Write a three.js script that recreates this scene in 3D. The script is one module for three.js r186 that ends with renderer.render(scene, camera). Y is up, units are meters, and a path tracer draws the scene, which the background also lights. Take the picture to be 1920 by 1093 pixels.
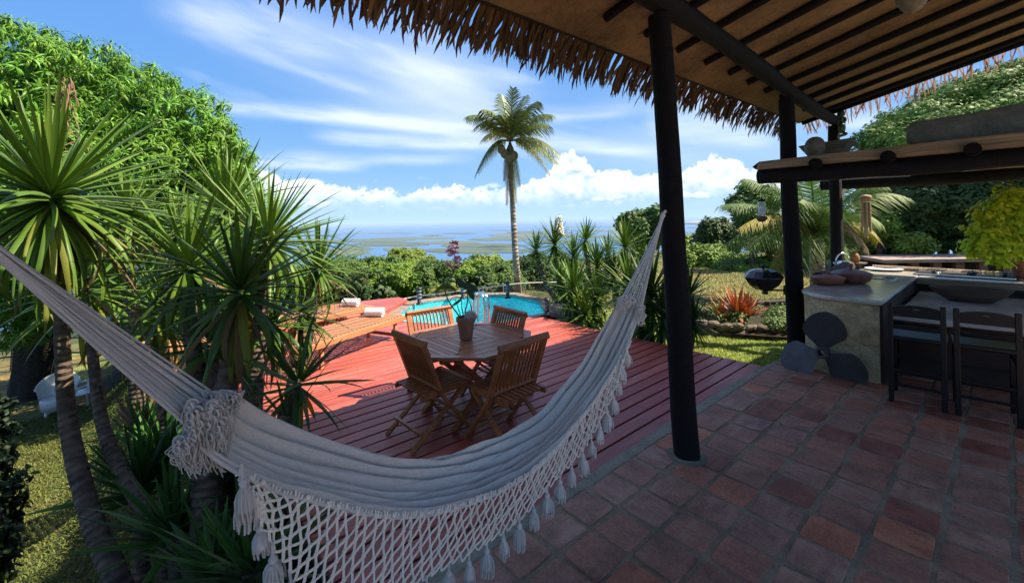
import * as THREE from 'three';
import { mergeGeometries } from 'three/addons/utils/BufferGeometryUtils.js';
import { RoundedBoxGeometry } from 'three/addons/geometries/RoundedBoxGeometry.js';

// ---------------------------------------------------------------- camera, sun, sky, exposure
const H = 1.75, F = 800, ROLL = 0.0203;                 // eye height, focal length in photo pixels, tilt of the phone
const scene = new THREE.Scene();
const camera = new THREE.PerspectiveCamera(2 * Math.atan(678 / F) * 180 / Math.PI, 1920 / 1356, 0.05, 300000);
camera.position.set(0, H, 0);
camera.rotation.z = -ROLL;
camera.setViewOffset(1920, 1356, 0, 263, 1920, 1093);
camera.updateProjectionMatrix();
const renderer = new THREE.WebGLRenderer({ antialias: true });
renderer.toneMapping = THREE.LinearToneMapping;
renderer.toneMappingExposure = 3.3;
renderer.shadowMap.enabled = true;
const SUN = new THREE.Vector3(0.85, 1, 0.01).normalize();
const sun = new THREE.DirectionalLight(0xfff1dc, 3.9);
sun.position.copy(SUN).multiplyScalar(60);
sun.castShadow = true; sun.shadow.radius = 1;
Object.assign(sun.shadow.camera, { left: -30, right: 30, top: 30, bottom: -30, near: 1, far: 140 });
sun.shadow.mapSize.set(2048, 2048);
scene.add(sun);
scene.fog = new THREE.FogExp2(0xb4d0f0, 1 / 29000);

// ---------------------------------------------------------------- random numbers and noise
function rand(seed) { let s = seed >>> 0; return () => { s = (s + 0x6D2B79F5) >>> 0; let t = s; t = Math.imul(t ^ (t >>> 15), t | 1); t ^= t + Math.imul(t ^ (t >>> 7), t | 61); return ((t ^ (t >>> 14)) >>> 0) / 4294967296; }; }
const R0 = rand(11);
const mix = (a, b, t) => a + (b - a) * t, clamp = (x, a = 0, b = 1) => Math.min(b, Math.max(a, x));
const sstep = (a, b, x) => { const t = clamp((x - a) / (b - a)); return t * t * (3 - 2 * t); };
const HASH = new Float32Array(65536); { const r = rand(5); for (let i = 0; i < 65536; i++) HASH[i] = r(); }
const h2 = (x, y) => HASH[((x & 255) + ((y & 255) << 8))];
function vn(x, y, px = 256, py = px) {               // value noise that repeats every px, py
  const xi = Math.floor(x), yi = Math.floor(y), fx = x - xi, fy = y - yi, u = fx * fx * (3 - 2 * fx), v = fy * fy * (3 - 2 * fy);
  const m = (n, p) => ((n % p) + p) % p, x0 = m(xi, px), x1 = m(xi + 1, px), y0 = m(yi, py), y1 = m(yi + 1, py);
  return mix(mix(h2(x0, y0), h2(x1, y0), u), mix(h2(x0, y1), h2(x1, y1), u), v);
}
function fbm(x, y, oct = 4, p = 256, q = p) { let s = 0, a = 0.5, n = 0; for (let i = 0; i < oct; i++) { s += a * vn(x, y, p, q); n += a; x = x * 2 + 0; y = y * 2; p *= 2; q *= 2; if (p > 256) p = 256; if (q > 256) q = 256; a *= 0.5; } return s / n; }
function noise3(x, y, z) { return (fbm(x + 31.7 * Math.floor(z), y, 2) * (1 - (z - Math.floor(z))) + fbm(x + 31.7 * (Math.floor(z) + 1), y, 2) * (z - Math.floor(z))); }

// ---------------------------------------------------------------- photo pixel -> place in the world
const cR = Math.cos(ROLL), sR = Math.sin(ROLL);
const V = (x, y, z) => new THREE.Vector3(x, y, z);
function uv(px, py) { const dx = px - 960, dy = py - 415; return [(dx * cR - dy * sR) / F, (dx * sR + dy * cR) / F]; }
function at(px, py, d) { const [u, v] = uv(px, py); return V(u * d, H - v * d, -d); }
function on(px, py, y = 0) { const [u, v] = uv(px, py), d = (H - y) / v; return V(u * d, y, -d); }
const YAW = 0.86, cY = Math.cos(YAW), sY = Math.sin(YAW), TH = Math.PI / 2 - YAW;   // the house: a runs along the eave, b outwards
const W = (a, b, y = 0) => V(a * sY - b * cY, y, -a * cY - b * sY);
const AB = (p) => [p.x * sY - p.z * cY, -p.x * cY - p.z * sY];
const L = (a, b, y = 0) => V(a, y, -b);                                        // inside a group turned by TH
function onB(px, py, b) { const [u, v] = uv(px, py), d = b / (-u * cY + sY); return V(u * d, H - v * d, -d); }   // on the upright plane b
function onA(px, py, a) { const [u, v] = uv(px, py), d = a / (u * sY + cY); return V(u * d, H - v * d, -d); }

// ---------------------------------------------------------------- sky: air, high veils, a bank of cumulus over the sea
function azel(px, py) { const [u, v] = uv(px, py); return [Math.atan(u) * 180 / Math.PI, Math.atan(-v / Math.hypot(1, u)) * 180 / Math.PI]; }
{
  const SKY = 0.54, w = 3072, h = 1536, data = new Float32Array(w * h * 4);
  const tops = [[380, 350], [500, 311], [540, 337], [580, 333], [640, 352], [700, 354], [760, 358], [850, 347], [900, 358], [970, 352], [1010, 330], [1045, 296], [1068, 279], [1095, 296], [1120, 322], [1165, 318], [1200, 328], [1240, 326], [1290, 318], [1330, 292], [1380, 300], [1400, 312], [1440, 330]].map(([x, y]) => azel(x, y));
  const topAt = (az) => {
    if (az < tops[0][0]) return 3.2 + 4 * (fbm(az * 0.11 + 40, 3, 3) - 0.35);
    for (let i = 1; i < tops.length; i++) if (az <= tops[i][0]) return mix(tops[i - 1][1], tops[i][1], sstep(tops[i - 1][0], tops[i][0], az));
    return 3.2 + 5 * (fbm(az * 0.13 + 7, 9, 3) - 0.3);
  };
  const bands = [[azel(430, 205), azel(900, 232), 0.75, 0.55], [azel(640, 222), azel(900, 245), 0.9, 0.5], [azel(640, 262), azel(910, 268), 0.75, 0.55], [azel(560, 300), azel(850, 296), 0.7, 0.3], [azel(470, 310), azel(660, 313), 0.6, 0.45], [azel(1000, 262), azel(1230, 285), 0.8, 0.45], [azel(1040, 215), azel(1180, 208), 0.7, 0.3], [azel(340, 30), azel(620, 105), 1.8, 0.25], [azel(1240, 240), azel(1440, 262), 1.6, 0.4], [azel(1590, 240), azel(1760, 232), 0.8, 0.4]];
  const veil = azel(845, 178), veil2 = azel(700, 120), veil3 = azel(1330, 235);
  for (let j = 0; j < h; j++) {
    const el = ((j + 0.5) / h - 0.5) * 180;
    for (let i = 0; i < w; i++) {
      const k = (j * w + i) * 4;
      let az = ((i + 0.5) / w - 0.25) * 360; if (az > 180) az -= 360;
      const e = Math.max(el, 0), t = Math.pow(clamp(e / 62), 0.55);
      let r = mix(0.17, 0.028, t), g = mix(0.37, 0.118, t), b = mix(0.58, 0.47, t);
      const hz = Math.exp(-e / 4.5); r = mix(r, 0.36, hz); g = mix(g, 0.50, hz); b = mix(b, 0.62, hz);
      if (el > -1) {
        // high veils, drawn out along their bands
        let c = 0;
        const warp = 2.2 * (fbm(az * 0.06 + 5, e * 0.12, 3) - 0.5);
        for (const [p, q, wd, s] of bands) {
          const m = clamp((az - p[0]) / (q[0] - p[0]), -0.25, 1.25), along = sstep(-0.25, 0.1, m) * (1 - sstep(0.75, 1.25, m));
          if (along < 0.002 || Math.abs(e - mix(p[1], q[1], m)) > 6) continue; const y = mix(p[1], q[1], m) + warp * 0.55, d = (e - y) / wd, edge = d > 0 ? Math.exp(-d * d * 0.55) : Math.exp(-d * d * 1.9);
          c += s * along * edge * (0.12 + 1.45 * fbm(az * 0.20, e * 1.6 + az * 0.05, 5));
        }
        const gl = (p, sx, sy, tilt) => { const dx = (az - p[0]), dy = e - p[1] + tilt * dx; return Math.exp(-dx * dx / sx / sx - dy * dy / sy / sy); };
        const st = fbm(az * 0.09 + 2, e * 0.42 + az * 0.10, 5);
        c += 0.55 * gl(veil, 9, 4.5, 0.22) * (0.3 + 1.1 * st) + 0.30 * gl(veil2, 17, 5.5, 0.3) * (0.1 + 1.1 * st) + 0.30 * gl(veil3, 12, 7, 0) * (0.1 + 1.3 * st);
        c += 0.35 * clamp(st - 0.58) * sstep(5, 14, e) * 2 + 2.4 * clamp(st - 0.30) * sstep(36, 52, e);  // overhead veil, out of view, thickened to give whiter fill in the shade
        c = clamp(c) * sstep(2, 8, e); c = 1 - Math.exp(-1.25 * c);
        r = mix(r, 0.68, c); g = mix(g, 0.72, c); b = mix(b, 0.76, c);
        // cumulus bank
        if (e < 16) { const top = topAt(az), bil = (0.9 * (Math.abs(fbm(az * 0.55, e * 0.7, 4) - 0.5) * 2) + 0.55 * Math.abs(fbm(az * 1.7 + 9, e * 1.9, 3) - 0.5) * 2) * 1.7;
        const d = top + 0.55 - bil - e;
        const cu = sstep(0, 0.38, d) * sstep(0.6, 3.6, e);
        if (cu > 0) {
          const lump = fbm(az * 1.0 + 60, e * 1.25, 5), shade = clamp(0.25 + 1.5 * (lump - 0.3) + 0.55 * Math.exp(-d * 1.1));
          const cr = mix(0.34, 0.88, shade), cg = mix(0.43, 0.89, shade), cb = mix(0.55, 0.90, shade);
          const body = cu * mix(0.20, 0.88, sstep(1.6, 5.2, e)) * clamp(0.62 + 0.7 * fbm(az * 0.4 + 15, e * 0.8, 4) - 0.0, 0, 1);
          r = mix(r, cr, body); g = mix(g, cg, body); b = mix(b, cb, body);
        }
        } if (e > 1.5 && e < 6.5) { const small = sstep(0.62, 0.7, fbm(az * 0.5 + 77, e * 1.1 + 12, 4)) * sstep(1.5, 3, e) * (1 - sstep(4, 6.5, e)) * 0.6;
        r = mix(r, 0.7, small); g = mix(g, 0.74, small); b = mix(b, 0.82, small); }
      }
      data[k] = r * SKY; data[k + 1] = g * SKY; data[k + 2] = b * SKY; data[k + 3] = 1;
    }
  }
  const t = new THREE.DataTexture(data, w, h, THREE.RGBAFormat, THREE.FloatType);
  t.mapping = THREE.EquirectangularReflectionMapping; t.minFilter = t.magFilter = THREE.LinearFilter; t.needsUpdate = true;
  scene.background = t; scene.environment = t;
}

// ---------------------------------------------------------------- building blocks
const used = {};
function numbered(n) { const k = used[n] = (used[n] ?? -1) + 1; return k ? n + '_' + String(k).padStart(3, '0') : n; }
function tag(o, label, category, group) { o.userData.label = label; o.userData.category = category; if (group) o.userData.group = group; return o; }
function thing(name, label, category, pos, turn = 0, group) {
  const o = new THREE.Group(); o.name = numbered(name); if (pos) o.position.copy(pos); o.rotation.y = turn; scene.add(o);
  return tag(o, label, category, group);
}
function part(name, geo, m, parent, label) {
  const o = new THREE.Mesh(geo, m); o.name = name; o.castShadow = o.receiveShadow = true;
  if (label) o.userData.label = label;
  parent.add(o); return o;
}
function struct(name, geo, m) { const o = part(numbered(name), geo, m, scene); o.userData.kind = 'structure'; return o; }
function structGroup(name, pos, turn) { const o = new THREE.Group(); o.name = numbered(name); if (pos) o.position.copy(pos); o.rotation.y = turn || 0; scene.add(o); o.userData.kind = 'structure'; return o; }
function copyOf(root, label, pos, turn) { const c = root.clone(); c.name = numbered(root.name.replace(/_\d{3}$/, '')); c.userData = { ...root.userData }; if (label) c.userData.label = label; if (pos) c.position.copy(pos); if (turn !== undefined) c.rotation.set(0, turn, 0); scene.add(c); return c; }
function clean(g) { g = g.index ? g.toNonIndexed() : g; for (const k of Object.keys(g.attributes)) if (!['position', 'normal', 'uv', 'color'].includes(k)) g.deleteAttribute(k); if (!g.attributes.normal) g.computeVertexNormals(); if (!g.attributes.uv) boxUV(g); g.morphAttributes = {}; return g; }
function merge(list) { const l = list.map(clean); return l.length === 1 ? l[0] : mergeGeometries(l); }
function boxUV(g, s = 1) {                                 // uv in metres, by the way each face points
  if (g.index) g = g.toNonIndexed();
  const p = g.attributes.position, n = p.count, u = new Float32Array(n * 2), a = V(), b = V(), c = V();
  for (let i = 0; i < n; i += 3) {
    a.fromBufferAttribute(p, i); b.fromBufferAttribute(p, i + 1); c.fromBufferAttribute(p, i + 2);
    const q = b.clone().sub(a).cross(c.clone().sub(a)), ax = Math.abs(q.x), ay = Math.abs(q.y), az = Math.abs(q.z);
    [a, b, c].forEach((v, k) => { const o = (i + k) * 2; if (ay >= ax && ay >= az) { u[o] = v.x * s; u[o + 1] = v.z * s; } else if (ax >= az) { u[o] = v.z * s; u[o + 1] = v.y * s; } else { u[o] = v.x * s; u[o + 1] = v.y * s; } });
  }
  g.setAttribute('uv', new THREE.BufferAttribute(u, 2)); return g;
}
function move(g, x, y, z, rx = 0, ry = 0, rz = 0) { const m = new THREE.Matrix4().makeRotationFromEuler(new THREE.Euler(rx, ry, rz)); m.setPosition(x, y, z); g.applyMatrix4(m); return g; }
function box(w, h, d, x = 0, y = 0, z = 0, rx = 0, ry = 0, rz = 0, r = 0.006) { const g = boxUV(new RoundedBoxGeometry(w, h, d, 1, Math.min(r, w * 0.3, h * 0.3, d * 0.3))); return move(g, x, y, z, rx, ry, rz); }
function bar(p, q, w, d, up = V(0, 1, 0), r = 0.004) {     // a squared bar from p to q, w wide and d deep
  const dir = q.clone().sub(p), len = dir.length(); dir.normalize();
  const side = dir.clone().cross(up).normalize(), f = side.clone().cross(dir).normalize();
  const g = boxUV(new RoundedBoxGeometry(w, len, d, 1, Math.min(r, w * 0.3, d * 0.3)));
  const m = new THREE.Matrix4().makeBasis(side, dir, f.negate().multiplyScalar(-1)); m.setPosition(p.clone().add(q).multiplyScalar(0.5)); g.applyMatrix4(m); return g;
}
function tube(pts, rad, radial = 6, segs = 0, smooth = true, cap = true) {   // round sweep with a radius that may change along it
  let P = pts;
  if (smooth && pts.length > 2) P = new THREE.CatmullRomCurve3(pts, false, 'centripetal').getPoints(segs || (pts.length - 1) * 4);
  else if (segs) P = new THREE.LineCurve3(pts[0], pts[pts.length - 1]).getPoints(segs);
  const n = P.length, R = typeof rad === 'function' ? rad : () => rad, pos = [], uvs = [], nor = [], idx = [];
  let up = Math.abs(P[1].clone().sub(P[0]).normalize().y) > 0.9 ? V(1, 0, 0) : V(0, 1, 0), len = 0;
  for (let i = 0; i < n; i++) {
    const t = P[Math.min(i + 1, n - 1)].clone().sub(P[Math.max(i - 1, 0)]).normalize();
    const s = t.clone().cross(up).normalize(), f = s.clone().cross(t).normalize(); up = f.clone();
    if (i) len += P[i].distanceTo(P[i - 1]);
    const r0 = R(i / (n - 1));
    for (let k = 0; k <= radial; k++) {
      const a = k / radial * Math.PI * 2, d = s.clone().multiplyScalar(Math.cos(a)).addScaledVector(f, Math.sin(a));
      const r = typeof r0 === 'number' ? r0 : r0(a);
      pos.push(P[i].x + d.x * r, P[i].y + d.y * r, P[i].z + d.z * r); nor.push(d.x, d.y, d.z); uvs.push(k / radial * Math.PI * 2 * r, len);
    }
  }
  for (let i = 0; i < n - 1; i++) for (let k = 0; k < radial; k++) { const a = i * (radial + 1) + k, b = a + radial + 1; idx.push(a, b, a + 1, b, b + 1, a + 1); }
  if (cap) for (const [i, s] of [[0, 1], [n - 1, -1]]) {
    const o = pos.length / 3, t = P[Math.min(i + 1, n - 1)].clone().sub(P[Math.max(i - 1, 0)]).normalize().multiplyScalar(-s);
    pos.push(P[i].x, P[i].y, P[i].z); nor.push(t.x, t.y, t.z); uvs.push(0, 0);
    for (let k = 0; k <= radial; k++) { const a = (i * (radial + 1) + k) * 3; pos.push(pos[a], pos[a + 1], pos[a + 2]); nor.push(t.x, t.y, t.z); uvs.push(pos[a] - P[i].x, pos[a + 1] - P[i].y); }
    for (let k = 0; k < radial; k++) s > 0 ? idx.push(o, o + 1 + k, o + 2 + k) : idx.push(o, o + 2 + k, o + 1 + k);
  }
  const g = new THREE.BufferGeometry(); g.setAttribute('position', new THREE.Float32BufferAttribute(pos, 3)); g.setAttribute('normal', new THREE.Float32BufferAttribute(nor, 3)); g.setAttribute('uv', new THREE.Float32BufferAttribute(uvs, 2)); g.setIndex(idx);
  return g;
}
function lathe(prof, segs = 24) { return new THREE.LatheGeometry(prof.map(([x, y]) => new THREE.Vector2(x, y)), segs); }
function poly(pts, y0, y1, bev = 0) {                       // an upright prism over [[x, z], ...]
  const s = new THREE.Shape(pts.map(([x, z]) => new THREE.Vector2(x, -z)));
  const g = new THREE.ExtrudeGeometry(s, { depth: y1 - y0 - 2 * bev, bevelEnabled: bev > 0, bevelSize: bev, bevelThickness: bev, bevelOffset: -bev, bevelSegments: 1 });
  g.rotateX(-Math.PI / 2); g.translate(0, y0 + bev, 0); return boxUV(g);
}
function jitterGeo(g, amp, f, seed = 0) { const p = g.attributes.position; for (let i = 0; i < p.count; i++) { const x = p.getX(i), y = p.getY(i), z = p.getZ(i); p.setXYZ(i, x + amp * (noise3(x * f + seed, y * f, z * f + 50) - 0.5), y + amp * (noise3(x * f + 9 + seed, y * f + 7, z * f + 50) - 0.5), z + amp * (noise3(x * f + 21, y * f + seed, z * f + 50) - 0.5)); } g.computeVertexNormals(); return g; }

// ---------------------------------------------------------------- textures and materials
function tex(size, fn, srgb = true, rep = 1) {              // fn(u, v) -> [r, g, b] 0..1
  const d = new Uint8Array(size * size * 4);
  for (let j = 0; j < size; j++) for (let i = 0; i < size; i++) { const c = fn(i / size, j / size), k = (j * size + i) * 4; for (let q = 0; q < 3; q++) d[k + q] = clamp(c[q] ?? c[0]) * 255; d[k + 3] = 255; }
  const t = new THREE.DataTexture(d, size, size); t.wrapS = t.wrapT = THREE.RepeatWrapping; t.magFilter = THREE.LinearFilter; t.minFilter = THREE.LinearMipmapLinearFilter; t.generateMipmaps = true; t.repeat.set(rep, rep); if (srgb) t.colorSpace = THREE.SRGBColorSpace; t.needsUpdate = true; return t;
}
const grey = (v) => [v, v, v];
const rep = (t, x, y = x) => { const c = t.clone(); c.repeat.set(x, y); c.needsUpdate = true; return c; };
const T = {};
T.mottle = tex(512, (u, v) => { const n = 0.6 * fbm(u * 6, v * 6, 5, 6) + 0.4 * fbm(u * 40, v * 40, 3, 40); return grey(0.88 + 0.50 * (n - 0.5)); });
T.bump = tex(512, (u, v) => grey(0.5 * fbm(u * 10, v * 10, 5, 10) + 0.5 * fbm(u * 64, v * 64, 2, 64)), false);
T.wood = tex(512, (u, v) => { const w = fbm(u * 4, v * 4, 3, 4); const n = fbm(u * 3, v * 60 + w * 6, 4, 3, 60), k = fbm(u * 16, v * 128, 2, 16, 128); return grey(0.62 + 0.50 * n + 0.20 * (k - 0.5)); });      // grain along u
T.woodWorn = tex(512, (u, v) => { const n = fbm(u * 3, v * 60, 4, 3, 60), p = fbm(u * 5 + 2, v * 9, 5, 5, 9), w = sstep(0.52, 0.72, p), c = 0.60 + 0.46 * n; return [c * mix(1, 1.06, w), c * mix(1, 1.22, w), c * mix(1, 1.24, w)]; });
T.woodB = tex(512, (u, v) => grey(0.6 * fbm(u * 4, v * 64, 4, 4, 64) + 0.4 * fbm(u * 24, v * 128, 2, 24, 128)), false);
T.tile = tex(512, (u, v) => { const w = fbm(u * 3, v * 3, 3, 3), s = fbm(u * 3, v * 14 + 1.2 * w, 4, 3, 14), n = fbm(u * 4, v * 4, 5, 4), f = fbm(u * 70, v * 70, 2, 70), ash = 0.5 * sstep(0.52, 0.74, 0.7 * n + 0.3 * s), dk = sstep(0.56, 0.75, fbm(u * 9 + 5, v * 9, 4, 9)); const k = 0.88 + 0.26 * (n - 0.5) + 0.20 * (s - 0.5) + 0.24 * (f - 0.5) - 0.09 * dk; return [mix(k, 0.84 * k + 0.08, ash), mix(k, 1.0 * k + 0.10, ash), mix(k, 1.06 * k + 0.12, ash)]; });
T.tileB = tex(512, (u, v) => grey(0.5 * fbm(u * 3, v * 26, 4, 3, 26) + 0.35 * fbm(u * 6, v * 6, 3, 6) + 0.15 * fbm(u * 80, v * 80, 2, 80)), false);
T.plaster = tex(512, (u, v) => { const n = fbm(u * 5, v * 5, 5, 5), c = Math.abs(fbm(u * 8 + 3, v * 8, 4, 8) - 0.5); return grey(0.70 + 0.42 * n + 0.2 * (fbm(u * 60, v * 60, 2, 60) - 0.5) - 0.16 * Math.exp(-c * 60)); });
T.cloth = tex(256, (u, v) => grey(0.95 + 0.05 * Math.sin(u * 256 * 0.7854) * Math.sin(v * 256 * 0.7854) + 0.14 * (fbm(u * 8, v * 64, 3, 8, 64) - 0.5)));
T.clothB = tex(256, (u, v) => grey(0.5 + 0.3 * Math.sin(u * Math.PI * 64) * Math.sin(v * Math.PI * 64) + 0.3 * (fbm(u * 32, v * 32, 2, 32) - 0.5)), false);
T.ground = tex(1024, (u, v) => { const n = fbm(u * 8, v * 8, 6, 8), d = sstep(0.46, 0.62, fbm(u * 5 + 3, v * 5, 5, 5)), f = fbm(u * 128, v * 128, 2, 128); const k = 0.5 + 0.7 * (n - 0.4) + 0.5 * (f - 0.5); return [k * mix(0.86, 1.12, d), k * mix(1.0, 0.98, d), k * mix(0.6, 0.66, d)]; });
T.bark = tex(512, (u, v) => { const r = Math.abs(((v * 14 + 0.5 * fbm(u * 4, v * 8, 3, 4, 8)) % 1) - 0.5) * 2; return grey(0.42 + 0.75 * fbm(u * 8, v * 20, 5, 8, 20) + 0.09 * r); });
T.barkB = tex(512, (u, v) => { const r = Math.abs(((v * 14 + 0.5 * fbm(u * 4, v * 8, 3, 4, 8)) % 1) - 0.5) * 2; return grey(0.6 * r + 0.4 * fbm(u * 16, v * 24, 3, 16, 24)); }, false);
T.leaf = tex(256, (u, v) => { const s = fbm(u * 40, v * 3, 3, 40, 3); return [0.68 + 0.4 * s, 0.72 + 0.34 * s, 0.6 + 0.4 * s]; });
T.ripple = tex(512, (u, v) => grey(0.55 * Math.abs(fbm(u * 10, v * 10, 3, 10) - 0.5) * 2 + 0.45 * fbm(u * 26, v * 26, 2, 26)), false);
T.mosaic = tex(512, (u, v) => { const gx = (u * 24) % 1, gy = (v * 24) % 1, g = (gx < 0.08 || gy < 0.08) ? 0.8 : 1, n = h2(Math.floor(u * 24), Math.floor(v * 24)); return [g * (0.55 + 0.3 * n), g * (0.8 + 0.2 * n), g * (0.86 + 0.14 * n)]; });
const C = (r, g, b) => new THREE.Color().setRGB(r, g, b);
function mat(color, o = {}) { return new THREE.MeshStandardMaterial({ color: C(...color), roughness: 0.7, ...o }); }
function phys(color, o = {}) { return new THREE.MeshPhysicalMaterial({ color: C(...color), roughness: 0.7, side: THREE.DoubleSide, ...o }); }
const leafy = (color, tr = 0.35, o = {}) => phys(color, { roughness: 0.55, transmission: tr, thickness: 0, ...o, specularIntensity: 0.35 });
const M = {
  tar: phys([0.008, 0.008, 0.010], { roughness: 0.75, specularIntensity: 0.45, side: THREE.FrontSide, bumpMap: rep(T.woodB, 1.2, 5), bumpScale: 0.014 }),
  tarRaw: mat([0.035, 0.027, 0.020], { roughness: 0.8, bumpMap: rep(T.woodB, 1, 1), bumpScale: 0.008, map: T.wood }),
  ceiling: mat([0.26, 0.185, 0.098], { map: rep(T.plaster, 0.7), roughness: 0.95, bumpMap: rep(T.bump, 1.2), bumpScale: 0.01 }),
  thatch: phys([0.105, 0.060, 0.030], { roughness: 0.9, transmission: 0.14, thickness: 0 }),
  thatch2: phys([0.27, 0.125, 0.035], { roughness: 0.9, transmission: 0.45, thickness: 0 }),
  thatch3: phys([0.30, 0.18, 0.13], { roughness: 0.9, transmission: 0.5, thickness: 0 }),
  grout: mat([0.29, 0.235, 0.145], { map: rep(T.mottle, 1.3), roughness: 0.95, bumpMap: rep(T.bump, 2), bumpScale: 0.012 }),
  concrete: mat([0.34, 0.32, 0.235], { map: rep(T.mottle, 1.6), roughness: 0.95, bumpMap: rep(T.bump, 2.5), bumpScale: 0.015 }),
  deck: [0, 1, 2, 3, 4].map((i) => mat([[0.46, 0.098, 0.066], [0.41, 0.082, 0.058], [0.51, 0.122, 0.086], [0.44, 0.104, 0.074], [0.48, 0.092, 0.060]][i], { map: rep(i % 2 ? T.wood : T.woodWorn, 0.6, i % 2 ? 2.2 : 1.1), roughness: 0.42, bumpMap: rep(T.woodB, 0.8, 3), bumpScale: 0.003 })),
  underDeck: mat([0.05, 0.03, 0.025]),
  teak: mat([0.40, 0.145, 0.050], { map: rep(T.wood, 1.1, 3), roughness: 0.42 }),
  teakB: mat([0.36, 0.12, 0.042], { map: rep(T.wood, 1.3, 3.5), roughness: 0.42 }),
  teakTop: mat([0.40, 0.175, 0.08], { map: rep(T.wood, 1.2, 3), roughness: 0.36 }),
  lounger: mat([0.52, 0.235, 0.10], { map: rep(T.wood, 1.2, 3), roughness: 0.55 }),
  cotton: phys([0.90, 0.85, 0.76], { map: rep(T.cloth, 9, 9), roughness: 0.95, bumpMap: rep(T.clothB, 18), bumpScale: 0.0015, transmission: 0.12, thickness: 0 }),
  cord: mat([0.82, 0.79, 0.73], { roughness: 0.95, bumpMap: rep(T.clothB, 30), bumpScale: 0.002 }),
  cottonLace: mat([0.76, 0.72, 0.62], { roughness: 0.95 }),
  towel: mat([0.80, 0.78, 0.74], { roughness: 1, bumpMap: rep(T.clothB, 14), bumpScale: 0.006 }),
  plaster: mat([0.58, 0.48, 0.27], { map: rep(T.plaster, 0.9), roughness: 0.93, bumpMap: rep(T.bump, 1.4), bumpScale: 0.02 }),
  counterTop: mat([0.64, 0.60, 0.51], { map: rep(T.mottle, 0.8), roughness: 0.13 }),
  darkBrickAndVoid: mat([0.055, 0.035, 0.028], { map: rep(T.mottle, 1.5), roughness: 0.9 }),
  black: phys([0.006, 0.006, 0.008], { roughness: 0.35, specularIntensity: 0.6, side: THREE.FrontSide }),
  iron: mat([0.014, 0.014, 0.015], { roughness: 0.45, metalness: 0.2 }),
  enamel: mat([0.012, 0.012, 0.014], { roughness: 0.12 }),
  bronze: mat([0.12, 0.12, 0.122], { roughness: 0.62, metalness: 0.25, map: rep(T.mottle, 2.5), bumpMap: rep(T.bump, 4), bumpScale: 0.004 }),
  steel: mat([0.62, 0.63, 0.65], { roughness: 0.18, metalness: 1 }),
  galv: mat([0.50, 0.50, 0.48], { roughness: 0.45, metalness: 0.6 }),
  white: mat([0.78, 0.78, 0.76], { roughness: 0.5 }),
  china: mat([0.62, 0.66, 0.74], { roughness: 0.15 }),
  clay: mat([0.36, 0.12, 0.06], { map: rep(T.mottle, 4), roughness: 0.5 }),
  clayDark: mat([0.22, 0.085, 0.05], { map: rep(T.mottle, 4), roughness: 0.4 }),
  pot: mat([0.38, 0.17, 0.10], { map: rep(T.mottle, 4), roughness: 0.85 }),
  wood: mat([0.16, 0.085, 0.045], { map: rep(T.wood, 1, 2), roughness: 0.7 }),
  oldWood: mat([0.27, 0.21, 0.14], { map: rep(T.wood, 0.7, 1.6), roughness: 0.85, bumpMap: rep(T.woodB, 1, 2), bumpScale: 0.01 }),
  bark: mat([0.125, 0.085, 0.058], { map: rep(T.bark, 3, 1.5), roughness: 0.95, bumpMap: rep(T.barkB, 3, 1.5), bumpScale: 0.02 }),
  palmBark: mat([0.34, 0.29, 0.22], { map: rep(T.bark, 1, 0.7), roughness: 0.95, bumpMap: rep(T.barkB, 1, 0.7), bumpScale: 0.03 }),
  glass: phys([0.92, 0.95, 0.95], { roughness: 0.04, transmission: 1, thickness: 0 }),
  stone: [[0.30, 0.24, 0.17], [0.24, 0.19, 0.14], [0.36, 0.29, 0.21]].map((c) => mat(c, { map: rep(T.mottle, 2), roughness: 0.95, bumpMap: rep(T.bump, 4), bumpScale: 0.02 })),
};

// ================================================================ THE SETTING
// ---------------------------------------------------------------- ground, sea, islets
const DECK = -0.12;
function groundY(x, z) {
  const a = x * sY - z * cY, b = -x * cY - z * sY, d = Math.hypot(x, z);
  const right = sstep(-1.2, 0.75, a);
  let y = mix(-2.4 - 0.02 * Math.max(0, b - 8), -0.42, right);
  y -= 0.5 * sstep(9.5, 14, b) * right * (1 - sstep(6.5, 9.5, a));
  y += 0.12 * (noise3(x * 0.35, z * 0.35, 0.3) - 0.5) * sstep(2, 6, d);
  y -= 1.1 * (1 - sstep(1.5, 2.3, Math.hypot(a - 5.35, b - 7.6)));
  const start = mix(20, 30, sstep(2, 10, x)), f = Math.max(0, d - start), fwd = sstep(0.2, -0.5, z / (d + 1e-3));
  y -= fwd * (0.11 * Math.min(f, 60) + 0.185 * Math.max(0, f - 60)) * 1;
  y += 1.2 * (noise3(x * 0.05, z * 0.05, 2.3) - 0.5) * sstep(25, 60, d);
  return Math.max(y, mix(-262, -2, 1 - fwd));
}
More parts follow.
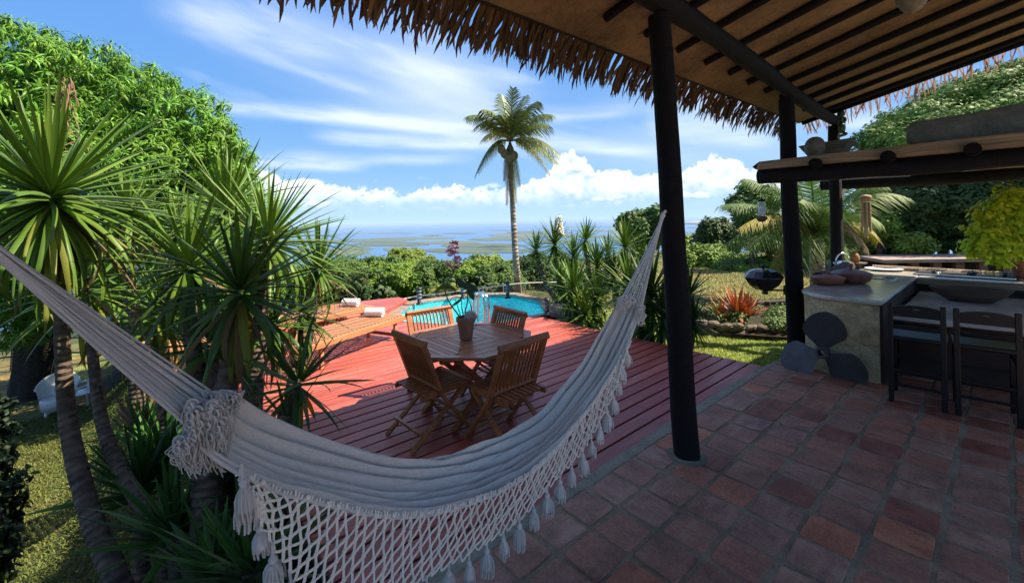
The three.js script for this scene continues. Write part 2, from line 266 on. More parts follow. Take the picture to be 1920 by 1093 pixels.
{
  const rs = [0]; for (let r = 0.8; r < 90000;) { rs.push(r); r *= r < 40 ? 1.035 : 1.09; r += 0.06; } rs.push(90000);
  const na = 240, pos = [], col = [], idx = [], uvs = [];
  rs.forEach((r, i) => { for (let k = 0; k <= na; k++) {
    const t = k / na * Math.PI * 2, x = Math.cos(t) * r, z = Math.sin(t) * r, y = groundY(x, z), a = x * sY - z * cY, b = -x * cY - z * sY;
    pos.push(x, y, z); uvs.push(x / 5, z / 5);
    const dry = sstep(0.42, 0.62, noise3(x * 0.13 + 5, z * 0.13, 1)), far = sstep(22, 45, r);
    let c = [mix(0.13, 0.26, dry), mix(0.165, 0.235, dry), mix(0.035, 0.085, dry)];
    if (a < 1 && b > 13) c = c.map((v, q) => mix(v, [0.44, 0.36, 0.19][q], sstep(13, 17, b)));
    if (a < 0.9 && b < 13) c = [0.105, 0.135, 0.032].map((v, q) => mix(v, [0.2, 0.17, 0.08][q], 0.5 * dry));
    c = c.map((v, q) => mix(v, [0.05, 0.085, 0.025][q], far));
    if (a > -0.9 && a < 0.95) c = [0.07, 0.05, 0.035];
    col.push(...c);
  } });
  for (let i = 0; i < rs.length - 1; i++) for (let k = 0; k < na; k++) { const o = i * (na + 1) + k, q = o + na + 1; idx.push(o, o + 1, q, o + 1, q + 1, q); }
  const g = new THREE.BufferGeometry(); g.setAttribute('position', new THREE.Float32BufferAttribute(pos, 3)); g.setAttribute('color', new THREE.Float32BufferAttribute(col, 3)); g.setAttribute('uv', new THREE.Float32BufferAttribute(uvs, 2)); g.setIndex(idx); g.computeVertexNormals();
  struct('ground', g, mat([1, 1, 1], { map: T.ground, vertexColors: true, roughness: 1, bumpMap: rep(T.bump, 3), bumpScale: 0.05 }));
}
const SEA = -250;
{
  const g = new THREE.PlaneGeometry(180000, 76000, 1, 1); g.rotateX(-Math.PI / 2); g.translate(0, SEA, -39000);
  struct('sea', g, mat([0.045, 0.125, 0.25], { roughness: 0.6 }));
  // low mangrove islets and shoals of the lagoon: [left px, right px, middle py, thickness py]
  const isl = [[600, 770, 452, 3.5], [700, 860, 447, 2.4], [660, 800, 458, 4], [630, 700, 465, 5], [760, 900, 455, 3], [820, 990, 461, 5], [880, 1010, 449, 3], [905, 1040, 442, 4], [955, 1065, 436, 3], [830, 892, 438, 1.2], [640, 778, 437.5, 1.0], [610, 640, 441, 1.4], [790, 830, 441.5, 1.6], [720, 790, 468, 5], [800, 1000, 471, 6], [900, 970, 465, 4], [600, 690, 474, 6], [990, 1080, 454, 4], [1010, 1190, 444, 3], [1080, 1200, 433, 1.6], [1040, 1180, 425, 0.9], [1130, 1260, 451, 4], [1150, 1260, 437, 2], [1290, 1340, 427, 1.6], [1280, 1420, 436, 2.4], [1300, 1430, 448, 4], [920, 960, 432, 0.9], [1000, 1045, 430, 0.8], [560, 610, 456, 3], [500, 620, 470, 5]];
  const im = [[0.055, 0.080, 0.030], [0.075, 0.095, 0.040], [0.045, 0.068, 0.028]].map((c) => mat(c, { roughness: 1 }));
  const grp = structGroup('lagoon_islets');
  isl.forEach(([x0, x1, y, th], i) => {
    const n = 44, pts = [];
    for (let k = 0; k < n; k++) {
      const t = k / n * Math.PI * 2, c = Math.cos(t), s = Math.sin(t), w = 0.55 + 0.9 * fbm(c * 2.2 + i * 7, s * 2.2 + i * 3, 4);
      const p = on((x0 + x1) / 2 + c * (x1 - x0) / 2 * Math.min(1.15, w), y + s * th * 0.85 * w, SEA); pts.push([p.x, p.z]);
    }
    part('islet', poly(pts, SEA - 1, SEA + 4), im[i % 3], grp);
  });
  const city = structGroup('far_coast');
  const pts = [[1278, 421], [1300, 415.5], [1350, 414.8], [1440, 413.5], [1700, 406], [1700, 413], [1450, 419], [1360, 421]].map(([x, y]) => { const p = on(x, Math.max(y, 415 - 0.0203 * (x - 960) + 3.5), SEA); return [p.x, p.z]; });
  part('headland', poly(pts, SEA - 1, SEA + 60), mat([0.22, 0.21, 0.17], { roughness: 1 }), city);
}

// ---------------------------------------------------------------- patio of clay tiles
const FB = 1.945, TA = 0.267, TB = 0.262, TA0 = W(0, 0).clone() && 0.0054 * sY + 2.0716 * cY;   // floor edge, tile pitch
const TB1 = -0.0054 * cY + 2.0716 * sY;                                                          // first joint inside the edge
{
  const floor = structGroup('patio_floor', null, TH);
  // mortar bed with a rough, poured border along the deck
  const edge = []; for (let a = -2.4; a <= 6.6; a += 0.12) { const w = mix(0.085, 0.035, sstep(4.6, 6, a)); edge.push([a, -(TB1 + TB * 0.97 + w + 0.05 * (fbm(a * 2.3 + 9, 4, 3) - 0.5))]); }
  const bed = poly([[-2.4, 6], [12.5, 6], [12.5, -1.6], [6.6, -1.75], ...edge.reverse()].map(([x, z]) => [x, z]), -0.35, -0.007);
  part('mortar_bed', bed, M.grout, floor);
  const border = edge.filter(([a]) => a < 6.2); const inner = border.map(([a]) => [a, -(TB1 + TB * 0.965 + 0.014 * (fbm(a * 5, 1, 3) - 0.5))]).reverse();
  part('concrete_border', poly([...border.map(([a, z]) => [a, z - 0.012]), ...inner], -0.30, -0.002, 0.006), M.concrete, floor);
  const r = rand(21), cols = [[0.46, 0.195, 0.115], [0.42, 0.190, 0.118], [0.40, 0.200, 0.132], [0.52, 0.185, 0.090], [0.32, 0.105, 0.060], [0.44, 0.23, 0.150]];
  const mats = cols.map((c, i) => mat(c, { map: rep(T.tile, 1.1 + 0.17 * i), roughness: 0.66, bumpMap: rep(T.tileB, 1.3 + 0.2 * i), bumpScale: 0.010 }));
  const geos = [];
  for (let k = 0; k < 7; k++) {                            // hand-made squares with soft, uneven corners
    const w = TA - 0.030, d = TB - 0.030, pts = [], cr = 0.012 + 0.018 * r(), n = 4;
    const cs = [[1, -1], [1, 1], [-1, 1], [-1, -1]];
    cs.forEach(([sx, sz], q) => { const ox = (r() - 0.5) * 0.014, oz = (r() - 0.5) * 0.014; for (let m = 0; m < n; m++) { const t = (q * 90 - 90 + m / (n - 1) * 90) * Math.PI / 180; pts.push([sx * (w / 2 - cr) + Math.cos(t) * cr + ox, sz * (d / 2 - cr) + Math.sin(t) * cr + oz]); } });
    const out = []; for (let i = 0; i < pts.length; i++) { out.push(pts[i]); const q = pts[(i + 1) % pts.length]; if (i % n === n - 1) out.push([mix(pts[i][0], q[0], 0.5) + (r() - 0.5) * 0.008, mix(pts[i][1], q[1], 0.5) + (r() - 0.5) * 0.008]); }
    const g = poly(out, -0.03, 0, 0.005); const u = g.attributes.uv; for (let i = 0; i < u.count; i++) { const x = u.getX(i), y = u.getY(i); k % 2 ? u.setXY(i, y + k * 0.37, -x + k * 0.21) : u.setXY(i, x + k * 0.31, y + k * 0.43); }
    geos.push(g);
  }
  let n = 0;
  for (let j = -9; j <= 0; j++) for (let i = -4; i < 34; i++) {
    const row = -j, a = TA0 + (i + 0.5) * TA, b = TB1 + (0.5 - row) * TB;
    if (a > 6.3 && b > 0.6) continue; if (a > 8.4) continue;
    const p = W(a, b), u = 960 + p.x / -p.z * F, v = 415 + H / -p.z * F;
    if (p.z > -0.7 || u < -160 || u > 2080 || v > 1260) continue;
    const t = part(n ? 'tile_' + String(n).padStart(3, '0') : 'tile', geos[Math.floor(r() * 7)], mats[Math.floor(Math.pow(r(), 1.25) * 6)], floor); n++;
    t.position.set(a + (r() - 0.5) * 0.008, 0.009 * (r() - 0.6), -b + (r() - 0.5) * 0.008); t.rotation.set((r() - 0.5) * 0.02, (Math.floor(r() * 2) * 2) * Math.PI / 2 + (r() - 0.5) * 0.04, (r() - 0.5) * 0.02);
  }
  const back = mat([0.55, 0.32, 0.20], { map: rep(T.tile, 1.2), roughness: 0.8 }); part('added_bounce_paving', poly([[-2.3, 0.75], [8.3, 0.75], [8.3, 5.9], [-2.3, 5.9]], -0.0069, -0.002), back, floor);  // unseen pale paving added behind the camera to bounce warm light forward
  part('base_wall', poly([[-2.35, 5.9], [12.3, 5.9], [12.3, -1.5], [6.5, -1.65], [-2.35, -1.85]], -3.2, -0.351), M.plaster, floor);
}

// ---------------------------------------------------------------- red timber deck and the pool
const ab = (px, py, y) => AB(on(px, py, y));
const poolPx = [[752, 605], [752, 587], [787, 570], [868, 559], [915, 556], [960, 556], [1012, 569], [1021, 590], [937, 605], [841, 611]];
const POOL = poolPx.map(([x, y]) => ab(x, y, -0.16));
const inside = (pt, P) => { let c = false; for (let i = 0, j = P.length - 1; i < P.length; j = i++) { const [xi, yi] = P[i], [xj, yj] = P[j]; if ((yi > pt[1]) !== (yj > pt[1]) && pt[0] < (xj - xi) * (pt[1] - yi) / (yj - yi) + xi) c = !c; } return c; };
const grow = (P, d) => { let cx = 0, cy = 0; for (const p of P) { cx += p[0] / P.length; cy += p[1] / P.length; } const area = P.reduce((s, p, i) => { const q = P[(i + 1) % P.length]; return s + p[0] * q[1] - q[0] * p[1]; }, 0), sg = area > 0 ? 1 : -1; return P.map((p, i) => { const a = P[(i + P.length - 1) % P.length], b = P[(i + 1) % P.length]; const n1 = [(p[1] - a[1]) * sg, -(p[0] - a[0]) * sg], n2 = [(b[1] - p[1]) * sg, -(b[0] - p[0]) * sg], l1 = Math.hypot(...n1), l2 = Math.hypot(...n2); let nx = n1[0] / l1 + n2[0] / l2, ny = n1[1] / l1 + n2[1] / l2; const k = 2 / (nx * nx + ny * ny + 1e-6); return [p[0] + nx * d * Math.min(k, 1.6), p[1] + ny * d * Math.min(k, 1.6)]; }); };
const POOL1 = grow(POOL, 0.06), POOL2 = grow(POOL, 0.30);
const PLAT = [[3.0, 9.9], [4.62, 9.62], [4.62, 9.18], [3.72, 8.35], [2.2, 8.3], [1.4, 9.9]];
{
  const deck = structGroup('wooden_deck', null, TH), r = rand(31);
  const pitch = 0.154, b0 = 2.09; let n = 0;
  const lens = {};
  for (let k = 0; k < 54; k++) {
    const b = b0 + k * pitch; if (b > 9.95) break;
    const aL = 0.72 + (b > 8.2 ? (b - 8.2) * 1.1 : 0), aR = b < 6.05 ? 5.82 : 6.02; let run = null; const runs = [];
    for (let a = aL; a <= aR + 0.001; a += 0.01) {
      const solid = !inside([a, b], POOL1) && !(b > 6.9 && a > 4.0 && !inside([a, b], POOL2) && a > 5.2) && (b < 6.25 || a < 4.8 || !inside([a, b], POOL2) && false);
      if (solid && run === null) run = a; if ((!solid || a + 0.01 > aR + 0.001) && run !== null) { if (a - run > 0.08) runs.push([run, a]); run = null; }
    }
    for (const [p, q] of runs) {
      const cuts = [p]; if (q - p > 3.4) cuts.push(p + (q - p) * (0.3 + 0.4 * r())); cuts.push(q);
      for (let c = 0; c < cuts.length - 1; c++) {
        const x0 = cuts[c] + (c ? 0.002 : 0), x1 = cuts[c + 1] + (c === cuts.length - 2 ? (r() - 0.5) * 0.02 : -0.002);
        const g = box(x1 - x0, 0.034, 0.1345, (x0 + x1) / 2, DECK - 0.017 + (r() - 0.5) * 0.003, -b, 0, 0, 0, 0.005);
        const u = g.attributes.uv, o = r() * 7; for (let i = 0; i < u.count; i++) u.setXY(i, u.getX(i) + o, u.getY(i) + o * 1.7);
        part(n ? 'board_' + String(n).padStart(3, '0') : 'board', g, M.deck[Math.floor(r() * 5)], deck); n++;
      }
    }
  }
  // joists, skirt boards, and a dark sheet painting the shade under the boards
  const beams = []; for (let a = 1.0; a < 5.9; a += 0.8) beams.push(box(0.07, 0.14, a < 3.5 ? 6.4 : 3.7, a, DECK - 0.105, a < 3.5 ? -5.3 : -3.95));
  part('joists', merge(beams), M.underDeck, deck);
  part('deck_skirt_and_shade', merge([box(0.03, 0.2, 4.0, 5.80, DECK - 0.136, -4.05), box(0.03, 0.2, 6.9, 0.77, DECK - 0.136, -5.5), poly([[0.8, -2.0], [5.78, -2.0], [5.78, -5.8], [4.3, -6.3], [3.5, -7.3], [0.8, -8.8]], DECK - 0.26, DECK - 0.24)]), M.underDeck, deck);
  // raised boards beside the pool
  const plat = poly(PLAT.map(([a, b]) => [a, -b]), DECK - 0.1, DECK + 0.10, 0.01); part('raised_step', plat, M.deck[0], deck);
}
{
  const pool = structGroup('swimming_pool', null, TH);
  const tiles = mat([0.15, 0.90, 0.92], { map: rep(T.mosaic, 1), roughness: 0.35 }), pos = [], idx = [];
  const n = POOL.length; const walls = [];
  const P = POOL.map(([a, b]) => [a, -b]);
  const floorG = poly(P, -1.02, -0.98);
  const wallG = new THREE.BufferGeometry();
  for (let i = 0; i < n; i++) { const p = P[i], q = P[(i + 1) % n]; pos.push(p[0], -0.13, p[1], q[0], -0.13, q[1], q[0], -1.0, q[1], p[0], -0.13, p[1], q[0], -1.0, q[1], p[0], -1.0, p[1]); }
  wallG.setAttribute('position', new THREE.Float32BufferAttribute(pos, 3)); wallG.computeVertexNormals();
  tiles.side = THREE.DoubleSide;
  part('pool_basin', merge([boxUV(wallG), floorG]), tiles, pool);
  const out = grow(POOL, 0.26).map(([a, b]) => [a, -b]);
  const cop = []; for (let i = 0; i < 7; i++) { const a = P[i], b = P[i + 1], c = out[i + 1], d = out[i]; cop.push(poly([a, b, c, d], -0.2, -0.105, 0.008)); }
  const copMat = [mat([0.30, 0.22, 0.17], { map: rep(T.mottle, 2), roughness: 0.9 }), mat([0.26, 0.20, 0.16], { map: rep(T.mottle, 2.3), roughness: 0.9 })];
  cop.forEach((g, i) => part('coping', g, copMat[i % 2], pool));
  part('pool_terrace', poly([[6.0, -5.85], [6.9, -5.3], [7.4, -6.4], [7.6, -8.4], [7.0, -9.2], [6.3, -9.35], [4.7, -9.75], ...[4, 5, 6, 7].reverse().slice(0, 0), out[2], out[3], out[4], out[5], out[6], out[7]].map((p) => p), -0.5, -0.21), mat([0.42, 0.36, 0.25], { map: rep(T.mottle, 1.2), roughness: 1, bumpMap: rep(T.bump, 2), bumpScale: 0.03 }), pool);
  const wg = new THREE.ShapeGeometry(new THREE.Shape(P.map(([x, z]) => new THREE.Vector2(x, -z)))); wg.rotateX(-Math.PI / 2); wg.translate(0, -0.19, 0);
  const water = part('pool_water', boxUV(wg), phys([0.86, 0.985, 1.0], { transmission: 1, thickness: 0, roughness: 0.03, ior: 1.33, specularIntensity: 0.55, bumpMap: rep(T.ripple, 0.7), bumpScale: 0.03 }), pool);
}

// ---------------------------------------------------------------- porch: black posts, beam, thatched roof
const POSTS = [[-0.5, 1.65], [3.0, 1.56], [6.37, 1.80], [8.78, 1.86]];
const ceilY = (a, b) => 3.25 + 0.0135 * a + 0.235 * (2.34 - b);
const AEND = 8.72, ASTART = -2.6, BEAVE = 2.34, BIN = -3.1;
function postGeo(base, top, r0, r1, seed) {
  const P = []; for (let i = 0; i <= 10; i++) { const t = i / 10, p = base.clone().lerp(top, t); if (i && i < 10) { p.x += 0.025 * (fbm(t * 3 + seed, 1, 2) - 0.5); p.z += 0.025 * (fbm(t * 3 + seed, 5, 2) - 0.5); } P.push(p); }
  return tube(P, (t) => (a) => mix(r0, r1, t) * (1 + 0.09 * (fbm(Math.cos(a) * 1.5 + seed, Math.sin(a) * 1.5 + t * 6, 3) - 0.5)), 20, 40);
}
{
  const tops = [[-0.62, 1.72], [2.83, 1.62], [6.1, 1.78], [8.72, 1.86]];
  const labels = ['black tarred timber post beyond the left end of the hammock', 'thick black tarred post that the right end of the hammock hangs from', 'black tarred timber post beside the grey ship propeller at the counter corner', 'slim black post behind the far end of the counter with a green figure on it'];
  [0.098, 0.086, 0.098, 0.092].forEach((r, i) => {
    const t = thing('timber_post', labels[i], 'post', W(POSTS[i][0], POSTS[i][1]));
    const q = W(tops[i][0], tops[i][1], ceilY(tops[i][0], tops[i][1]) - 0.25), b = W(POSTS[i][0], POSTS[i][1], -0.02);
    part('shaft', postGeo(b.clone().sub(t.position), q.clone().sub(t.position), r * 1.06, r * 0.88, i * 13 + 3), M.tar, t);
    if (i === 1) part('mortar_collar', jitterGeo(lathe([[0.0, 0.012], [0.125, 0.010], [0.155, -0.01]], 18), 0.02, 14), M.concrete, t);
  });
}
const roof = thing('thatched_roof', 'palm thatched porch roof with tan ceiling, dark rafters and a ragged fringe', 'roof', null, TH);
{
  const r = rand(41);
  const cs = [];
  const quad = (pts) => { const g = new THREE.BufferGeometry(); g.setAttribute('position', new THREE.Float32BufferAttribute([...pts[0], ...pts[1], ...pts[2], ...pts[0], ...pts[2], ...pts[3]], 3)); g.computeVertexNormals(); return g; };
  const slab = (a0, a1, b0, b1, lift, th) => { const c = (a, b, o) => [a, ceilY(a, b) + lift + o, -b]; const A = c(a0, b0, 0), B = c(a1, b0, 0), Cc = c(a1, b1, 0), D = c(a0, b1, 0), A2 = c(a0, b0, th), B2 = c(a1, b0, th), C2 = c(a1, b1, th), D2 = c(a0, b1, th); return boxUV(merge([quad([A, B, Cc, D]), quad([A2, D2, C2, B2]), quad([A, A2, B2, B]), quad([B, B2, C2, Cc]), quad([Cc, C2, D2, D]), quad([D, D2, A2, A])])); };
  part('ceiling', slab(ASTART, AEND, BIN, BEAVE, 0, 0.05), M.ceiling, roof);
  part('thatch', slab(ASTART, AEND + 0.06, BIN, BEAVE + 0.06, 0.052, 0.22), M.thatch, roof);
  // rafters with stub ends beyond the beam
  for (let a = ASTART + 0.3; a < AEND; a += 0.56) {
    const e = a + 0.03 * (r() - 0.5), b1 = a > AEND - 1.0 ? 2.05 : 2.02 + 0.06 * (r() - 0.5), P = [];
    for (let i = 0; i <= 8; i++) { const b = mix(BIN, b1, i / 8); P.push(V(e + 0.25 * 0 + 0.03 * (r() - 0.5), ceilY(e, b) - 0.036 + 0.008 * (r() - 0.5), -b)); }
    part('rafter', tube(P, (t) => 0.036 + 0.004 * Math.sin(t * 20 + a), 8, 18), M.tar, roof);
  }
  for (const [a, rr] of [[AEND - 0.04, 0.034]]) part('rafter', tube([V(a, ceilY(a, BIN) - 0.03, -BIN), V(a, ceilY(a, 2.3) - 0.03, -2.3)], rr, 8, 8, false), M.tar, roof);
  const bp = []; for (let i = 0; i <= 12; i++) { const a = mix(ASTART, AEND + 0.12, i / 12), b = mix(1.58, 1.86, sstep(2, 9, a)); bp.push(V(a, ceilY(a, b) - 0.075 - 0.085 + 0.012 * (r() - 0.5), -b)); }
  part('beam', tube(bp, (t) => 0.085 + 0.006 * Math.sin(t * 31), 12, 48), M.tar, roof);
  part('ridge_beam', tube([V(ASTART, ceilY(0, -2.6) - 0.16, 2.6), V(AEND, ceilY(AEND, -2.6) - 0.16, 2.6)], 0.09, 10, 6, false), M.tar, roof);
  // fringe: dry palm leaf tips hanging off the eave and the gable
  const strip = (len, w, out, tw, seed) => {
    const n = 6, pos = [], idx = [], uvs = []; const q = rand(seed);
    const side = (q() - 0.5) * 0.12;
    for (let i = 0; i <= n; i++) { const t = i / n, ww = w * (1 - 0.25 * t) * (t > 0.86 ? (1 - t) / 0.14 * 0.8 + 0.15 : 1) * 0.5, x = side * t * t, y = -len * (t - 0.06 * t * t), z = -out * Math.sin(t * 1.45), c = Math.cos(tw * t), s = Math.sin(tw * t); pos.push(x - ww * c, y, z - ww * s, x, y, z - ww * 0.3, x + ww * c, y, z + ww * s); uvs.push(0, t, 0.5, t, 1, t); }
    for (let i = 0; i < n; i++) { const o = i * 3; idx.push(o, o + 3, o + 1, o + 1, o + 3, o + 4, o + 1, o + 4, o + 2, o + 2, o + 4, o + 5); }
    const g = new THREE.BufferGeometry(); g.setAttribute('position', new THREE.Float32BufferAttribute(pos, 3)); g.setAttribute('uv', new THREE.Float32BufferAttribute(uvs, 2)); g.setIndex(idx); g.computeVertexNormals(); return g;
  };
  const vs = []; for (let i = 0; i < 12; i++) vs.push(strip(0.32 + 0.16 * r(), 0.019 + 0.013 * r(), 0.10 + 0.14 * r(), (r() - 0.5) * 1.6, 100 + i));
  const fm = [M.thatch, M.thatch, M.thatch, M.thatch2, M.thatch2];
  let n = 0; const rest = [];
  const N = 300;
  for (let i = 0; i < 1080; i++) {
    const t = (i + r()) / 1080, a = mix(0.15, AEND + 0.05, Math.pow(t, 1.05)), k = Math.floor(r() * 12), m = fm[Math.floor(r() * 5)];
    const back = r(), y = ceilY(a, BEAVE) + 0.03 + 0.06 * r(), s = 0.60 + 0.36 * r();
    const gap = fbm(a * 1.7, 3, 2); if (gap < 0.28 && r() < 0.5) continue;
    const put = (o) => { o.position.set(a, y, -(BEAVE + 0.02 + 0.06 * back)); o.rotation.set((r() - 0.5) * 0.25, (r() - 0.5) * 0.9, -0.10 + (r() - 0.5) * 0.22); o.scale.set(0.75 + 0.5 * r(), s, 0.7 + 0.8 * r()); };
    if (i % 4 === 0 && n < 264) { const o = part('palm_leaf_tip', vs[k], m, roof); put(o); n++; }
    else { const o = new THREE.Object3D(); put(o); o.updateMatrix(); rest.push(clean(vs[k].clone()).applyMatrix4(o.matrix)); }
  }
  const fr = part('thatch_fringe', mergeGeometries(rest), M.thatch, roof); fr.userData.kind = 'stuff';
  for (let i = 0; i < 120; i++) {
    const b = mix(2.3, -1.2, Math.pow((i + r()) / 120, 1.2)), o = part('palm_leaf_tip', vs[Math.floor(r() * 12)], M.thatch3, roof);
    if (i > 36) { o.name = 'gable_leaf_tip'; }
    o.position.set(AEND + 0.05 + 0.05 * r(), ceilY(AEND, b) + 0.05, -b); o.rotation.set((r() - 0.5) * 0.35, -Math.PI / 2 + (r() - 0.5) * 1.2, (r() - 0.5) * 0.6); o.scale.set(0.62 + 0.4 * r(), 0.5 + 0.35 * r(), 0.6);
  }
  // eave board: the dark lip the leaves are tied to
  part('eave_lath', tube([V(ASTART, ceilY(ASTART, BEAVE) + 0.02, -BEAVE - 0.01), V(AEND, ceilY(AEND, BEAVE) + 0.02, -BEAVE - 0.01)], 0.028, 6, 10, false), M.tarRaw, roof);
}

// ================================================================ FURNITURE ON THE DECK
{
  // octagonal table
  const [ta, tb] = [2.42, 3.52], top = 0.60;
  const t = thing('patio_table', 'octagonal slatted teak table with a clay flowerpot on it', 'table', W(ta, tb, DECK), TH);
  const Rn = 0.62, h = top - DECK, ring = (R) => { const P = []; for (let k = 0; k < 8; k++) { const a = (k + 0.5) * Math.PI / 4; P.push([Math.cos(a) * R / Math.cos(Math.PI / 8), Math.sin(a) * R / Math.cos(Math.PI / 8)]); } return P; };
  const o = ring(Rn), q = ring(Rn - 0.075);
  for (let k = 0; k < 8; k++) { const m = (k + 1) % 8; part('rim_board', poly([o[k], o[m], q[m], q[k]], h - 0.028, h, 0.003), M.teakTop, t); }
  const ri = Rn - 0.079;
  for (let s = 0; s < 4; s++) {
    const c = Math.cos(s * Math.PI / 2), sn = Math.sin(s * Math.PI / 2);
    for (let k = 0; k < 9; k++) {
      const r0 = 0.012 + k * 0.059, r1 = Math.min(r0 + 0.053, ri); if (r1 - r0 < 0.02) continue;
      const hw = (r) => Math.max(0.004, Math.min(r - 0.004, ri * Math.SQRT2 - r));
      const pts = [[r0, -hw(r0)], [r1, -hw(r1)], [r1, hw(r1)], [r0, hw(r0)]].map(([x, z]) => [x * c - z * sn, x * sn + z * c]);
      const g = poly(pts, h - 0.026, h - 0.004, 0.0018); if (s % 2 === 0) { const u = g.attributes.uv; for (let i = 0; i < u.count; i++) u.setXY(i, u.getY(i) + k * 0.3, u.getX(i)); }
      part('slat', g, k % 2 ? M.teakTop : M.teakB, t);
    }
  }
  part('crossbar', merge([box(1.0, 0.05, 0.05, 0, h - 0.055, 0.30), box(1.0, 0.05, 0.05, 0, h - 0.055, -0.30)]), M.teakB, t);
  for (const sx of [-1, 1]) for (const sz of [-1, 1]) part('leg', bar(V(sx * 0.36, 0, sz * 0.27), V(-sx * 0.33, h - 0.08, sz * 0.27), 0.045, 0.06, V(0, 0, 1)), M.teakB, t);
  part('stretcher', merge([box(0.045, 0.045, 0.56, 0, h * 0.48, 0), box(0.04, 0.04, 0.5, 0.3, 0.1, 0)]), M.teakB, t);

  // folding chairs
  const ch = thing('folding_chair', 'teak folding chair nearest the porch post, its slatted back turned to the camera', 'chair', null, 0, 'teak folding chairs round the table');
  const hw = 0.255, bk = (y) => -0.02 - 0.36 * (y - 0.40);                        // back leans: z of the back frame at height y
  for (const s of [-1, 1]) {
    part('back_post', bar(V(s * hw, 0.0, 0.30), V(s * hw, 0.42, -0.03), 0.026, 0.05, V(1, 0, 0)), M.teak, ch);
    part('back_stile', bar(V(s * hw, 0.40, bk(0.40)), V(s * hw, 0.87, bk(0.87)), 0.026, 0.055, V(1, 0, 0)), M.teak, ch);
    part('leg', bar(V(s * (hw - 0.035), 0.43, 0.24), V(s * (hw - 0.035), 0.0, -0.30), 0.024, 0.046, V(1, 0, 0)), M.teak, ch);
    part('seat_rail', bar(V(s * (hw - 0.035), 0.415, -0.21), V(s * (hw - 0.035), 0.435, 0.26), 0.024, 0.04, V(0, 1, 0)), M.teak, ch);
  }
  const rail = (y, hh, d, w = 2 * hw + 0.03) => box(w, hh, d, 0, y, bk(y), 0.345, 0, 0, 0.012);
  part('top_rail', rail(0.875, 0.062, 0.042, 2 * hw + 0.07), M.teak, ch);
  part('lower_rail', rail(0.475, 0.045, 0.026), M.teak, ch);
  for (let k = 0; k < 11; k++) { const x = mix(-hw + 0.045, hw - 0.045, k / 10); part('back_slat', bar(V(x, 0.48, bk(0.48)), V(x, 0.86, bk(0.86)), 0.024, 0.013, V(1, 0, 0)), k % 2 ? M.teak : M.teakB, ch); }
  for (let k = 0; k < 9; k++) { const x = mix(-hw + 0.045, hw - 0.045, k / 8); part('seat_slat', bar(V(x, 0.441, -0.20), V(x, 0.457, 0.235), 0.015, 0.034, V(1, 0, 0), 0.003), k % 2 ? M.teak : M.teakB, ch); }
  part('seat_front', box(2 * hw - 0.03, 0.02, 0.055, 0, 0.458, 0.262), M.teak, ch);
  part('stretcher', bar(V(-hw, 0.10, 0.225), V(hw, 0.10, 0.225), 0.03, 0.022, V(0, 1, 0)), M.teak, ch);
  part('stretcher', bar(V(-hw + 0.03, 0.13, -0.215), V(hw - 0.03, 0.13, -0.215), 0.03, 0.022, V(0, 1, 0)), M.teak, ch);
  part('stretcher', bar(V(-hw, 0.255, 0.10), V(hw, 0.255, 0.10), 0.028, 0.022, V(0, 1, 0)), M.teak, ch);
  ch.position.copy(W(2.35, 2.80, DECK)); ch.rotation.y = TH + Math.PI + 0.05;
  copyOf(ch, 'teak folding chair on the plant side of the table, its back edge towards the camera', W(1.90, 3.40, DECK), TH + Math.PI / 2 + 0.03);
  copyOf(ch, 'sunlit teak folding chair on the far left of the table, in front of the pool', W(2.42, 4.10, DECK), TH - 0.05);
  copyOf(ch, 'shaded teak folding chair on the far right of the table, near the pool ladder', W(2.86, 3.62, DECK), TH - Math.PI / 2 - 0.04);

  // flowerpot with an orchid spray
  const pp = W(2.385, 3.50, top), p = thing('flowerpot', 'tall tapered clay flowerpot with an orchid, standing on the teak table', 'flowerpot', pp);
  part('pot', lathe([[0, 0.001], [0.058, 0], [0.062, 0.01], [0.083, 0.165], [0.094, 0.17], [0.097, 0.215], [0.086, 0.218], [0.078, 0.16], [0, 0.15]], 28), M.pot, p);
  part('soil', jitterGeo(lathe([[0.079, 0.185], [0.04, 0.195], [0, 0.2]], 14), 0.02, 30), mat([0.06, 0.045, 0.03], { roughness: 1 }), p);
  part('stone', jitterGeo(boxUV(new THREE.IcosahedronGeometry(0.062, 2)), 0.03, 14).translate(0.045, 0.225, 0.01), mat([0.42, 0.38, 0.31], { map: rep(T.mottle, 4), roughness: 1 }), p);
  const D = pp.distanceTo(V(0, H, 0)) , lp = (x, y, dz = 0) => { const [u, v] = uv(x, y), d = -pp.z + dz; return V(u * d, H - v * d, -d).sub(pp); };
  const gm = mat([0.05, 0.09, 0.03], { roughness: 0.5 }), stem = (pts, r) => tube(pts.map(([x, y, z]) => lp(x, y, z)), (t) => mix(r, r * 0.45, t), 6);
  part('flower_stem', stem([[868, 603], [855, 585], [843, 568], [836, 552], [834, 540], [840, 528], [849, 514], [853, 498], [852, 470]], 0.008), mat([0.10, 0.12, 0.045]), p);
  part('stalk', merge([stem([[872, 604], [866, 580], [864, 560], [855, 557], [846, 560], [843, 572]], 0.007), stem([[876, 605], [872, 585], [876, 568], [876, 545], [874, 530]], 0.009), stem([[879, 603], [884, 580], [878, 560]], 0.008), stem([[866, 600], [858, 575], [853, 560]], 0.006)]), gm, p);
